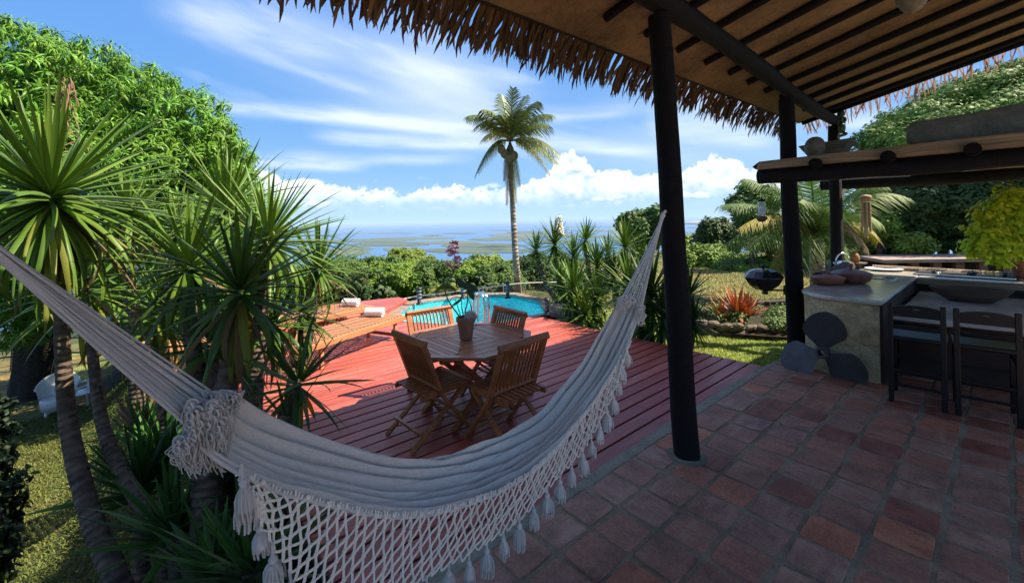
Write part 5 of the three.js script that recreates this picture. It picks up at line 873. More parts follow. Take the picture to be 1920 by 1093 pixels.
{
  const mk = (label) => thing('yucca', label, 'yucca plant');
  let t = mk('tallest spiky yucca at the left edge with a long curved ringed stem');
  rosette(t, at(96, 372, 2.65), 0.76, 215, { seed: 1, low: -1.25, dry: 0.5, axis: V(-0.12, 1, 0.05), wide: 0.68, mats: [yM[0], yM[1], yM[3]] });
  stemTo(t, foot(ap([[97, 412, 2.68], [112, 560, 2.72], [118, 690, 2.78], [128, 800, 2.75], [150, 900, 2.62], [185, 1010, 2.48], [225, 1110, 2.35]]), 0.1, 0.05).reverse(), 0.064, 0.034);
  t = mk('yucca whose slender stem bends sharply to the right above the shady lawn');
  rosette(t, at(160, 545, 3.3), 0.58, 64, { seed: 2, low: -1.1, dry: 0.6 });
  stemTo(t, foot(ap([[162, 560, 3.3], [172, 660, 3.2], [190, 790, 3.0], [232, 895, 2.75], [300, 985, 2.55], [350, 1035, 2.45]]), 0.12, -0.02).reverse(), 0.060, 0.027);
  t = mk('dark shaded yucca in front of the deck, its trunk passing behind the frayed hammock cuff');
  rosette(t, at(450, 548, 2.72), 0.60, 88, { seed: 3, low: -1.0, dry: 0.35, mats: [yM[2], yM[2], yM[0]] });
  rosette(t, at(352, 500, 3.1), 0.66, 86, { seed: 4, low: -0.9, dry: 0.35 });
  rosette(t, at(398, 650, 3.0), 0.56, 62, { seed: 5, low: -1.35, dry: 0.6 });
  const j = at(392, 860, 2.6);
  stemTo(t, foot([at(450, 560, 2.72), at(432, 690, 2.68), j, at(388, 1000, 2.5)], -0.02, 0).reverse(), 0.10, 0.05);
  stemTo(t, [at(352, 515, 3.1), at(360, 640, 3.0), at(380, 780, 2.75), j].reverse(), 0.06, 0.045);
  stemTo(t, [at(398, 660, 3.0), at(395, 760, 2.8), j].reverse(), 0.05, 0.04);
  t = mk('bright sunlit yucca with upright heads rising beside the deck, below the mango tree');
  rosette(t, at(502, 452, 3.7), 0.74, 110, { seed: 6, low: -0.8, dry: 0.2, wide: 0.72, mats: [yM[0], yM[1], yM[3]] });
  rosette(t, at(425, 392, 4.3), 0.76, 110, { seed: 7, low: -0.7, dry: 0.2, wide: 0.72, mats: [yM[1], yM[3]] });
  rosette(t, at(300, 590, 3.9), 0.64, 70, { seed: 8, low: -1.1, dry: 0.45 });
  stemTo(t, foot(ap([[502, 470, 3.7], [488, 600, 3.65], [478, 720, 3.6], [472, 800, 3.55]])).reverse(), 0.085, 0.05);
  stemTo(t, ap([[425, 410, 4.3], [440, 560, 4.1], [470, 740, 3.6]]).reverse(), 0.06, 0.045);
  stemTo(t, foot(ap([[300, 600, 3.9], [310, 760, 3.8]])).reverse(), 0.07, 0.045);
  t = mk('yucca nearest the sun loungers, its head against the sea');
  rosette(t, at(596, 505, 4.7), 0.64, 110, { seed: 9, low: -0.8, dry: 0.2, wide: 0.72, mats: [yM[0], yM[1]] });
  rosette(t, at(566, 590, 4.3), 0.52, 64, { seed: 10, low: -1.2, dry: 0.5, mats: [yM[0], yM[2]] });
  rosette(t, at(515, 610, 3.9), 0.56, 64, { seed: 14, low: -1.2, dry: 0.5, mats: [yM[0], yM[2]] });
  stemTo(t, foot(ap([[594, 520, 4.7], [575, 640, 4.4], [548, 730, 4.1]])).reverse(), 0.075, 0.045);
  t = mk('small dark yucca shoot leaning over the sunlit deck behind the hammock');
  rosette(t, at(558, 722, 2.55), 0.44, 40, { seed: 11, low: -1.3, dry: 0.1, axis: V(0.45, 1, 0.2), mats: [yM[2], yM[2], yM[0]], wide: 1.15 });
  rosette(t, at(535, 790, 2.5), 0.36, 16, { seed: 12, low: -1.4, dry: 0.1, axis: V(0.5, 1, 0.2), mats: [yM[2]], wide: 1.1 });
  stemTo(t, foot(ap([[558, 718, 2.55], [540, 770, 2.52], [515, 830, 2.5], [470, 960, 2.48]])).reverse(), 0.05, 0.026);
  t = mk('yucca at the back of the left group against the bright mango leaves');
  rosette(t, at(238, 400, 4.6), 0.68, 74, { seed: 13, low: -0.9, dry: 0.3, mats: [yM[1], yM[3]] });
  rosette(t, at(330, 430, 4.9), 0.62, 64, { seed: 15, low: -0.9, dry: 0.3, mats: [yM[1], yM[3]] });
  stemTo(t, foot(ap([[238, 415, 4.6], [245, 560, 4.5], [255, 720, 4.4]])).reverse(), 0.08, 0.045);
  stemTo(t, ap([[330, 445, 4.9], [300, 600, 4.7], [258, 715, 4.4]]).reverse(), 0.06, 0.04);
  // strap leaved plants at its feet
  const sp = (label, px, py, d, Lf, n, sd, mats) => { const q = thing('strap_leaf_plant', label, 'plant', null); rosette(q, at(px, py, d), Lf, n, { seed: sd, low: 0.25, dry: 0, mats, wide: 1.35 }); const b = at(px, py, d); b.y = groundY(b.x, b.z); stemTo(q, [b, at(px, py, d).add(V(0, 0.02, 0))], 0.05, 0.04); };
  const gm = [[0.075, 0.19, 0.04], [0.09, 0.22, 0.06], [0.05, 0.12, 0.04]].map((c) => leafy(c, 0.35, { map: T.leaf, roughness: 0.4 }));
  sp('green strap leaved plant under the left end of the lace fringe', 470, 1075, 2.0, 0.46, 46, 21, gm);
  sp('green strap leaved plant at the bottom edge left of the tassels', 405, 1090, 2.1, 0.40, 40, 27, gm);
  sp('pale green strap leaved plant behind the frayed hammock cuff', 308, 880, 3.3, 0.62, 60, 22, [gm[0], gm[1]]);
  sp('strap leaved plant beside the bend of the slender yucca stem', 262, 925, 3.0, 0.56, 50, 23, gm);
  sp('dark strap leaved plant in the shade right of the yucca trunk', 440, 930, 2.7, 0.50, 50, 24, [gm[2], gm[0]]);
  sp('reddish green strap leaved plant on the lawn edge', 262, 815, 3.8, 0.42, 40, 25, [gm[1], leafy([0.16, 0.07, 0.03], 0.3)]);
  sp('bushy strap leaved plant at the foot of the leftmost group', 330, 1010, 2.5, 0.5, 46, 26, [gm[2], gm[0]]);
}
// ---------------------------------------------------------------- right hand yuccas: each head one part, its leaves too fine to pick apart
{
  const heads = [];
  for (let v = 0; v < 4; v++) {
    const r = rand(500 + v), gs = [], n = 76;
    for (let i = 0; i < n; i++) {
      const t = (i + 0.5) / n, az = i * 2.39996, el = mix(1.5, -0.95, Math.pow(t, 0.9)) + (r() - 0.5) * 0.2, dir = V(Math.cos(az) * Math.cos(el), Math.sin(el), Math.sin(az) * Math.cos(el));
      const x = dir.clone().cross(V(0, -1, 0)).normalize(), z = x.clone().cross(dir), g = clean(yucG[el > 0.3 ? [0, 1, 6][i % 3] : [1, 2, 3][i % 3]].clone()), s = 0.8 + 0.3 * r();
      g.scale(s * 1.15, s, s); g.applyMatrix4(new THREE.Matrix4().makeBasis(x, dir, z)); g.translate(0, (0.5 - t) * 0.22, 0); gs.push(g);
    }
    heads.push(mergeGeometries(gs));
  }
  let hv = 0;
  const plant = (label, list, foot0) => {
    const t = thing('yucca', label, 'yucca plant');
    list.forEach(([x, y, d, Lf, m], i) => {
      const c = at(x, y, d), h = part('leaf_head', heads[hv++ % 4], yM[m ?? hv % 4], t); h.position.copy(c); h.scale.setScalar(Lf); h.rotation.set((R0() - 0.5) * 0.3, R0() * 6, (R0() - 0.5) * 0.3);
      const f = at(foot0[0], foot0[1], foot0[2]); f.y = groundY(f.x, f.z); const mid = c.clone().lerp(f, 0.5); mid.y -= 0.1; mid.x = mix(c.x, f.x, 0.35);
      stemTo(t, [f, mid, c], 0.07, 0.045, M.bark);
    });
    return t;
  };
  const fy = plant('tall yucca with a creamy flower spike at the back right of the pool', [[1040, 458, 10.2, 0.66, 0], [1076, 482, 10, 0.6, 1], [1005, 470, 10.6, 0.5, 0]], [1062, 560, 10]);
  { const r = rand(77), gs = [], c = at(1049, 440, 10.2); for (let i = 0; i < 60; i++) { const g = new THREE.SphereGeometry(0.035, 6, 5); g.scale(0.8, 1.1, 0.8); const t = r(), a = r() * 6.28, rr = 0.10 * (1 - 0.7 * t); g.translate(c.x + Math.cos(a) * rr, c.y + t * 0.42, c.z + Math.sin(a) * rr); gs.push(g); } part('flower_spike', merge(gs), mat([0.74, 0.68, 0.48], { roughness: 0.7 }), fy); }
  plant('yucca with small upright heads behind the hammock cords', [[1098, 452, 9.6, 0.5, 1], [1120, 500, 9.2, 0.6, 0], [1140, 478, 9.8, 0.5, 1]], [1120, 590, 9.2]);
  plant('yucca with a pale wide head beside the hammock cords, below a leafy tree', [[1172, 462, 8.8, 0.62, 3], [1205, 492, 8.6, 0.6, 0], [1150, 520, 8.6, 0.55, 2]], [1170, 620, 8.4]);
  plant('bushy yucca at the pool corner with drooping bright leaves', [[1076, 545, 8.5, 0.72, 1], [1052, 530, 8.9, 0.5, 0], [1098, 590, 8.1, 0.6, 3], [1120, 560, 8.3, 0.6, 0]], [1085, 625, 8.2]);
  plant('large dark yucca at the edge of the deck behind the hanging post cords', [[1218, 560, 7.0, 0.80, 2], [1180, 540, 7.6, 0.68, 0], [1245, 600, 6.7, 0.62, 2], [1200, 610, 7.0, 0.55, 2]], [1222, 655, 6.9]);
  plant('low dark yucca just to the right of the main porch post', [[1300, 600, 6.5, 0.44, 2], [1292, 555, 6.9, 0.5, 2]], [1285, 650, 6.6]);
}
// ---------------------------------------------------------------- trees
function clumpGeo(n, len, w, seed, o = {}) {                      // n leaves round a twig end
  const r = rand(seed), gs = [];
  for (let i = 0; i < n; i++) {
    const az = i * 2.39996 + r(), el = mix(o.top ?? 1.2, o.low ?? -0.7, (i + 0.5) / n), dir = V(Math.cos(az) * Math.cos(el), Math.sin(el), Math.sin(az) * Math.cos(el));
    const x = dir.clone().cross(V(0, -1, 0)).normalize(), z = x.clone().cross(dir), s = len * (0.7 + 0.5 * r()), g = leafBlade(o.seg ?? 3, lance(w), o.bend ?? 0.7, 0.25);
    g.scale(s, s, s); g.applyMatrix4(new THREE.Matrix4().makeBasis(x, dir, z)); const sp = o.spread ?? 0; g.translate(dir.x * 0.02 + (r() - 0.5) * sp, dir.y * 0.02 + (r() - 0.5) * sp, (r() - 0.5) * sp); gs.push(clean(g));
  }
  return mergeGeometries(gs);
}
const gMango = [clumpGeo(16, 0.26, 0.066, 1, { top: 1.0, low: -1.0, bend: 0.9 }), clumpGeo(14, 0.25, 0.070, 2, { top: 0.9, low: -1.1, bend: 1.1 })];
const gBroad = [clumpGeo(14, 0.20, 0.26, 3, { spread: 0.22 }), clumpGeo(14, 0.18, 0.30, 4, { spread: 0.24 })];
const gFine = [clumpGeo(26, 0.14, 0.25, 5, { spread: 0.36, seg: 2, bend: 0.4, top: 0.9, low: -0.4 })];
const white = new THREE.Color(), tmpO = new THREE.Object3D();
function crown(parent, lobes, geo, count, m, o = {}) {            // lobes: [centre, rx, ry, rz]
  const r = rand(o.seed ?? 3), vol = lobes.map((l) => Math.pow(l[1] * l[2] * l[3], 0.72)), tot = vol.reduce((a, b) => a + b);
  geo.forEach((g, gi) => {
    const n = Math.floor(count / geo.length), inst = new THREE.InstancedMesh(g, m, n); let k = 0, guard = 0;
    while (k < n && guard++ < n * 6) {
      let q = r() * tot, li = 0; while (q > vol[li] && li < lobes.length - 1) q -= vol[li++];
      const [c, rx, ry, rz] = lobes[li], u = r() * 2 - 1, a = r() * 6.283, s = Math.sqrt(1 - u * u), d = V(s * Math.cos(a), u, s * Math.sin(a));
      if (d.y < -0.55 && r() < 0.6) continue;
      const lump = 0.62 + 0.50 * noise3(d.x * 2.3 + li * 5.1 + 20, d.y * 2.3 + 20, d.z * 2.3 + li + 20) + 0.30 * noise3(d.x * 6 + li * 3.1 + 40, d.y * 6 + 40, d.z * 6 + 9), rad = (r() < 0.24 ? 0.45 + 0.5 * r() : 0.90 + 0.14 * r()) * lump;
      tmpO.position.set(c.x + d.x * rx * rad, c.y + d.y * ry * rad, c.z + d.z * rz * rad);
      if (o.skip && o.skip(tmpO.position)) continue;
      qa.setFromUnitVectors(qUp, V(d.x + (r() - 0.5) * 0.7, Math.max(d.y, -0.1) + 0.55 + (r() - 0.5) * 0.5, d.z + (r() - 0.5) * 0.7).normalize()); qb.setFromAxisAngle(qUp, r() * 6.28); tmpO.quaternion.copy(qa).multiply(qb);
      tmpO.scale.setScalar((o.size ?? 1) * (0.7 + 0.6 * r())); tmpO.updateMatrix(); inst.setMatrixAt(k, tmpO.matrix);
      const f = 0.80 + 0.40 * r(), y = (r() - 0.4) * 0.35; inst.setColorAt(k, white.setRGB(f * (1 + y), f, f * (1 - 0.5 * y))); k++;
    }
    inst.count = k; inst.name = 'crown'; inst.userData.kind = 'stuff'; inst.castShadow = inst.receiveShadow = true; parent.add(inst);
  });
}
const wide = (x, y, d, r, ry = r, rz = r) => [at(x, y, d), r, ry, rz];
{
  const t = thing('mango_tree', 'huge bright green mango tree with drooping lance leaves filling the upper left', 'tree');
  const lobes = [wide(40, 170, 8.6, 1.35, 1.2), wide(150, 180, 8.9, 1.1, 1.0), wide(235, 210, 9.2, 1.15, 1.05), wide(330, 245, 9.0, 1.05, 1.0), wide(395, 310, 9.2, 0.85, 1.0), wide(430, 390, 9.6, 0.75, 0.9), wide(290, 330, 8.6, 1.1, 1.0), wide(180, 320, 8.3, 1.2, 1.1), wide(60, 300, 8.0, 1.3, 1.1), wide(-90, 210, 8.5, 1.8, 1.6), wide(350, 430, 9.0, 1.0, 0.9), wide(230, 440, 8.6, 1.1, 0.9), wide(120, 430, 8.4, 1.1, 0.8), wide(-60, 420, 8.0, 1.4, 1.2), wide(70, 330, 10.5, 2.6, 2.4, 2.2), wide(300, 400, 11, 2.2, 2.0, 2.0), wide(-40, 560, 8.6, 1.1, 0.6), wide(30, 600, 9.2, 0.9, 0.5), wide(470, 480, 10, 0.6, 0.7), wide(150, 560, 11.5, 1.3, 0.75), wide(275, 555, 12, 1.3, 0.8), wide(390, 540, 12, 1.2, 1.0), wide(-80, 500, 11, 1.6, 1.0), wide(480, 560, 12.5, 1.0, 0.8)];
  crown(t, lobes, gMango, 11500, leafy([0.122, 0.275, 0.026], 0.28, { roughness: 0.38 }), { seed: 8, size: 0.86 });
  const b = gy(on(72, 745, -2.7)), j = at(75, 560, 10.2);
  part('trunk', tube([b, b.clone().lerp(j, 0.4).add(V(0.05, 0, 0)), j], (q) => (a) => mix(0.52, 0.36, q) * (1 + 0.14 * Math.sin(a * 4 + q * 2)), 18, 16), mat([0.05, 0.036, 0.028], { map: rep(T.bark, 2, 1), bumpMap: rep(T.barkB, 2, 1), bumpScale: 0.05, roughness: 1 }), t);
  for (const q of [[20, 330, 9], [180, 320, 9.6], [320, 340, 9.6], [100, 220, 9.2], [-60, 300, 9]]) part('limb', tube([j.clone().add(V(0, -0.3, 0)), j.clone().lerp(at(...q), 0.5).add(V(0, 0.3, 0)), at(...q)], (u) => mix(0.22, 0.05, u), 8, 12), M.bark, t);
  // an old dry flower stalk of a yucca standing before the crown
  const fs = thing('dry_flower_stalk', 'dry brown flower stalk standing up in front of the mango leaves', 'flower stalk'), r = rand(4), st = [at(104, 400, 4.4), at(110, 300, 4.4), at(120, 225, 4.4), at(126, 150, 4.4)], cv = new THREE.CatmullRomCurve3(st), gs = [tube(st, (u) => mix(0.02, 0.008, u), 6)];
  for (let i = 0; i < 40; i++) { const u = 0.35 + 0.62 * r(), p = cv.getPoint(u), l = 0.22 * (1.1 - u), a = r() * 6.28; gs.push(tube([p, p.clone().add(V(Math.cos(a) * l, 0.05 + 0.08 * r(), Math.sin(a) * l)), p.clone().add(V(Math.cos(a) * l * 1.4, -0.02 * r(), Math.sin(a) * l * 1.4))], 0.006, 4, 4, true, false)); }
  part('stalk', merge(gs), mat([0.24, 0.15, 0.09], { roughness: 1 }), fs);
  // dark bush at the bottom left corner
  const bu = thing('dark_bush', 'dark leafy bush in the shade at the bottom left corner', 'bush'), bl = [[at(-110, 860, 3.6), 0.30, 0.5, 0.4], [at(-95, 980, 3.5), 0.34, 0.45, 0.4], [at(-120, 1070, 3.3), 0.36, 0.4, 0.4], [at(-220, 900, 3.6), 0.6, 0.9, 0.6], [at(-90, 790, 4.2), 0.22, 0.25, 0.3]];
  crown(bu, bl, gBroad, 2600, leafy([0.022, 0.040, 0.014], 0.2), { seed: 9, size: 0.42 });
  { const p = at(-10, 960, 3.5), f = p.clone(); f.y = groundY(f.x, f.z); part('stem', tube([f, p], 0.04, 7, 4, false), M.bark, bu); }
}
const treeM = [[0.105, 0.195, 0.024], [0.145, 0.245, 0.028], [0.080, 0.150, 0.026], [0.17, 0.25, 0.034], [0.050, 0.095, 0.022]].map((c) => leafy(c, 0.3));
function tree(name, label, px, py, d, r, ry, m, n, o = {}) {      // crown centred on a pixel at a distance
  const t = thing(name, label, o.cat ?? 'tree', null, 0, o.group), c = at(px, py, d), rr = rand(Math.floor(px * 7 + py * 3 + d)), lobes = [[c.clone(), r * 0.72, ry * 0.75, r * 0.72]];
  for (let i = 0; i < (o.lobes ?? 8); i++) { const a = i * 2.4 + rr(), e = (rr() - 0.35) * 1.3, q = 0.62 + 0.2 * rr(); lobes.push([c.clone().add(V(Math.cos(a) * Math.cos(e) * r * q, Math.sin(e) * ry * q, Math.sin(a) * Math.cos(e) * r * q)), r * (0.24 + 0.17 * rr()), ry * (0.24 + 0.19 * rr()), r * (0.24 + 0.17 * rr())]); }
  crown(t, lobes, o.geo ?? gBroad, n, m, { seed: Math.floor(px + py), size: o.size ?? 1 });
  const f = c.clone(); f.x += (rr() - 0.5) * r * 0.3; f.y = groundY(f.x, f.z) - 0.2; part('trunk', tube([f, f.clone().lerp(c, 0.5).add(V((rr() - 0.5) * 0.3, 0, 0)), c], (u) => mix(o.tr ?? 0.14, 0.05, u), 8, 8), o.bark ?? M.bark, t);
  for (let i = 1; i < 4; i++) part('limb', tube([f.clone().lerp(c, 0.55), lobes[i * 2][0]], (u) => mix(0.06, 0.025, u), 6, 4, false), o.bark ?? M.bark, t);
  return t;
}
{
  // the wood beyond the pool: the nearer trees one by one, the rest as a mass
  const front = [
    [595, 534, 15, 1.2, 0.75, 1, 'leafy green tree at the left end of the wood, behind the farther lounger'],
    [655, 528, 14.5, 1.25, 0.8, 0, 'bushy green tree in the wood above the farther rolled towel'],
    [700, 519, 16, 1.15, 0.85, 2, 'darker green tree in the wood above the nearer rolled towel'],
    [742, 528, 14, 1.0, 0.7, 1, 'bright green low tree in the wood just left of the corner lantern'],
    [772, 507, 19, 1.2, 1.1, 3, 'taller pale green tree in the wood standing over the corner lantern'],
    [815, 525, 14.5, 1.1, 0.8, 2, 'dusky green tree in the wood left of the orchid spray'],
    [870, 523, 14.5, 1.0, 0.7, 1, 'bright green tree in the wood behind the orchid leaves'],
    [915, 518, 16, 1.2, 0.95, 3, 'yellowish green tree in the wood left of the coconut palm trunk'],
    [990, 528, 15, 1.1, 1.0, 4, 'dark green tree in the wood right of the coconut palm trunk'],
    [945, 528, 14, 0.8, 0.7, 2, 'small dark tree in the wood directly behind the coconut palm trunk'],
    [1035, 517, 15.5, 1.0, 0.9, 0, 'green tree in the wood behind the flowering yucca'],
  ];
  for (const [x, y, d, r, ry, m, label] of front) tree('wood_tree', label, x, y, d, r, ry, treeM[m], 2400, { tr: 0.10, size: 0.5, lobes: 13 });
  const wood = new THREE.Group(); wood.name = 'hillside_wood'; wood.userData = { kind: 'stuff', label: 'green wooded hillside falling away to the lagoon', category: 'wood' }; scene.add(wood);
  const lobes = [[], [], []], r = rand(123);
  for (let i = 0; i < 190; i++) { const d = 18 + 52 * r() * r(), x = 470 + 1000 * r(), y = mix(497, 452, Math.pow((d - 18) / 52, 0.5)) + 14 * r() + (x > 1000 ? 6 : 0) - (x < 600 ? -10 : 0); const s = (0.9 + 0.7 * r()) * (1 + d / 60); lobes[i % 3].push([at(x, y + 22 + s * 0.9 * 800 / d, d), s, s * 0.95, s]); }
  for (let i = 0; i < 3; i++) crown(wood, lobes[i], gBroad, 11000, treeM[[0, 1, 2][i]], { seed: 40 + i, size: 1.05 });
  const low = []; for (let i = 0; i < 60; i++) { const x = 540 + 540 * r(), d = 13 + 5 * r(); const p = at(x, 545 + 10 * r(), d); low.push([p, 0.8, 0.6, 0.6]); }
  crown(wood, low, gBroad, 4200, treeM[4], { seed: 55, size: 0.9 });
  // trees right of the hammock cords
  tree('round_tree', 'round leafy tree standing against the sea beside the hammock cords', 1208, 432, 14, 0.95, 0.75, treeM[2], 1500, { tr: 0.12, size: 0.75 });
  tree('round_tree', 'dark round tree just right of the main porch post, beyond the field', 1345, 455, 21, 1.35, 1.4, treeM[4], 1800, { tr: 0.16, size: 0.9 });
  tree('round_tree', 'light green bush below the dark round tree at the edge of the field', 1318, 488, 19, 1.1, 0.8, treeM[1], 1000, { cat: 'bush', size: 0.8 });
  tree('round_tree', 'pale green tree between the hammock post and the sea', 1292, 470, 26, 1.4, 1.2, treeM[3], 900, { size: 1 });
  tree('round_tree', 'tree whose top shows just under the bird feeder', 1412, 395, 17, 1.0, 1.2, treeM[2], 1400, { size: 0.8 });
  tree('round_tree', 'low green bush at the back of the field behind the kettle barbecue', 1400, 500, 18, 1.6, 0.5, treeM[0], 900, { cat: 'bush', size: 0.7 });
  tree('thicket_bush', 'green bush seen under the far end of the loft beam, left of the brick shelter', 1628, 462, 15.5, 1.3, 0.7, treeM[2], 1200, { cat: 'bush', size: 0.7 });
  tree('round_tree', 'leafy tree behind the trunk of the short palm', 1510, 455, 17, 1.8, 1.0, treeM[0], 1500, { size: 0.8 });
  // spreading rain tree and shaded thicket beyond the kitchen
  const t = thing('rain_tree', 'wide spreading tree rising above the rolled canvas at the right edge', 'tree'), L0 = [];
  for (const [x, y, d, rx, ry] of [[1680, 262, 17, 1.2, 0.5], [1740, 232, 17, 1.5, 0.65], [1810, 205, 17, 1.6, 0.75], [1880, 185, 16, 1.7, 0.8], [1960, 160, 16, 2.0, 1.0], [1760, 268, 15.5, 1.5, 0.6], [1850, 240, 15, 1.7, 0.7], [1930, 225, 14.5, 1.8, 0.8], [1850, 200, 20, 3.0, 1.1], [2060, 170, 18, 3.0, 1.3]]) L0.push([at(x, y, d), rx, ry, rx * 1.1]);
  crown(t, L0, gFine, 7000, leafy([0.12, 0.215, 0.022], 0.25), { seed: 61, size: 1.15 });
  const b = at(1868, 480, 17); b.y = groundY(b.x, b.z); const j = at(1862, 360, 17);
  part('trunk', tube([b, j], 0.34, 12, 6, false), M.palmBark, t); for (const q of [[1740, 260, 17], [1820, 240, 16.5], [1920, 230, 16], [2000, 220, 17]]) part('limb', tube([j, j.clone().lerp(at(...q), 0.5).add(V(0, -0.3, 0)), at(...q)], (u) => mix(0.2, 0.06, u), 8, 10), M.palmBark, t);
  tree('thicket_tree', 'dark tree in the thicket behind the wind chime', 1690, 400, 15, 1.3, 1.15, treeM[4], 1700, { tr: 0.2 });
  tree('thicket_tree', 'dark tree in the thicket behind the gas hob', 1790, 400, 14.5, 1.4, 1.4, treeM[4], 1800, { tr: 0.2 });
  tree('thicket_tree', 'dark tree in the thicket behind the potted croton', 1900, 390, 14.5, 1.5, 1.6, treeM[4], 1800, { tr: 0.2 });
  tree('thicket_tree', 'tall dark tree in the thicket under the spreading canopy', 1760, 335, 18, 2.2, 1.3, treeM[2], 1800, { tr: 0.22, size: 1.1 });
  tree('thicket_bush', 'bright sunlit bush in the thicket above the brick shelter', 1712, 458, 14, 0.55, 0.4, treeM[3], 600, { cat: 'bush', size: 0.7 });
  tree('thicket_bush', 'sunlit bush in the thicket left of the brick shelter', 1655, 425, 14.5, 0.5, 0.6, treeM[1], 600, { cat: 'bush', size: 0.7 });
  // croton in its clay pot
  const cp = scene.getObjectByName('potted_croton'), o = cp.position, cl = [[1884, 422, 0.19], [1900, 395, 0.18], [1860, 442, 0.15], [1850, 462, 0.17], [1890, 460, 0.22], [1925, 440, 0.28], [1930, 395, 0.26], [1850, 405, 0.10], [1960, 420, 0.3], [1836, 430, 0.08], [1868, 388, 0.09], [1840, 470, 0.09], [1895, 368, 0.10], [1915, 376, 0.12], [1870, 482, 0.09]].map(([x, y, r]) => [at(x, y, -o.z).sub(o), r, r * 0.8, r]);
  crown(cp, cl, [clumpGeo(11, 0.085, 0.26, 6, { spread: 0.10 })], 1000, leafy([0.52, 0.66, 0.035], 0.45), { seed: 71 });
  for (let i = 0; i < 5; i++) part('stem', tube([V(0, 0.18, 0), V(0.02 * i - 0.04, 0.4, 0.02), cl[i][0]], (u) => mix(0.016, 0.006, u), 6, 8), M.oldWood, cp);
}
// ---------------------------------------------------------------- palms
function frond(P, len, o = {}) {                                  // P: base, control, tip of the rib; leaflets hang from it
  const cv = new THREE.QuadraticBezierCurve3(...P), n = o.n ?? 46, r = rand(o.seed ?? 1), pos = [], idx = [], rib = clean(tube(cv.getPoints(14), (t) => mix(o.rib ?? 0.022, 0.004, t), 5, 0, false, false));
  const out = P[2].clone().sub(P[0]).setY(0).normalize();
  for (let i = 0; i < n; i++) for (const s of [-1, 1]) {
    const t = mix(0.10, 0.995, (i + 0.3 * r()) / n), p = cv.getPoint(t), tg = cv.getTangent(t), side = tg.clone().cross(V(0, 1, 0)); if (side.lengthSq() < 0.02) side.copy(out).cross(V(0, 1, 0)); side.normalize().multiplyScalar(s);
    const l = len * (0.35 + 0.75 * Math.sin(Math.PI * Math.pow(clamp(t, 0, 0.97), 0.75))) * (0.85 + 0.3 * r()), d = side.clone().multiplyScalar(o.open ?? 0.75).addScaledVector(tg, 0.62).add(V(0, -(o.droop ?? 0.25) - 0.15 * r(), 0)).normalize(), w = (o.w ?? 0.0145);
    const e = tg.clone().multiplyScalar(w), m = p.clone().addScaledVector(d, l * 0.5).add(V(0, 0.0, 0)), q = p.clone().addScaledVector(d, l).add(V(0, -l * (0.30 + 0.2 * r()) * (o.sag ?? 1), 0)), k = pos.length / 3;
    pos.push(...p.clone().sub(e).toArray(), ...p.clone().add(e).toArray(), ...m.clone().sub(e).toArray(), ...m.clone().add(e).toArray(), ...q.toArray()); idx.push(k, k + 1, k + 2, k + 1, k + 3, k + 2, k + 2, k + 3, k + 4);
  }
  const g = new THREE.BufferGeometry(); g.setAttribute('position', new THREE.Float32BufferAttribute(pos, 3)); g.setIndex(idx); g.computeVertexNormals();
  return mergeGeometries([clean(g), rib]);
}
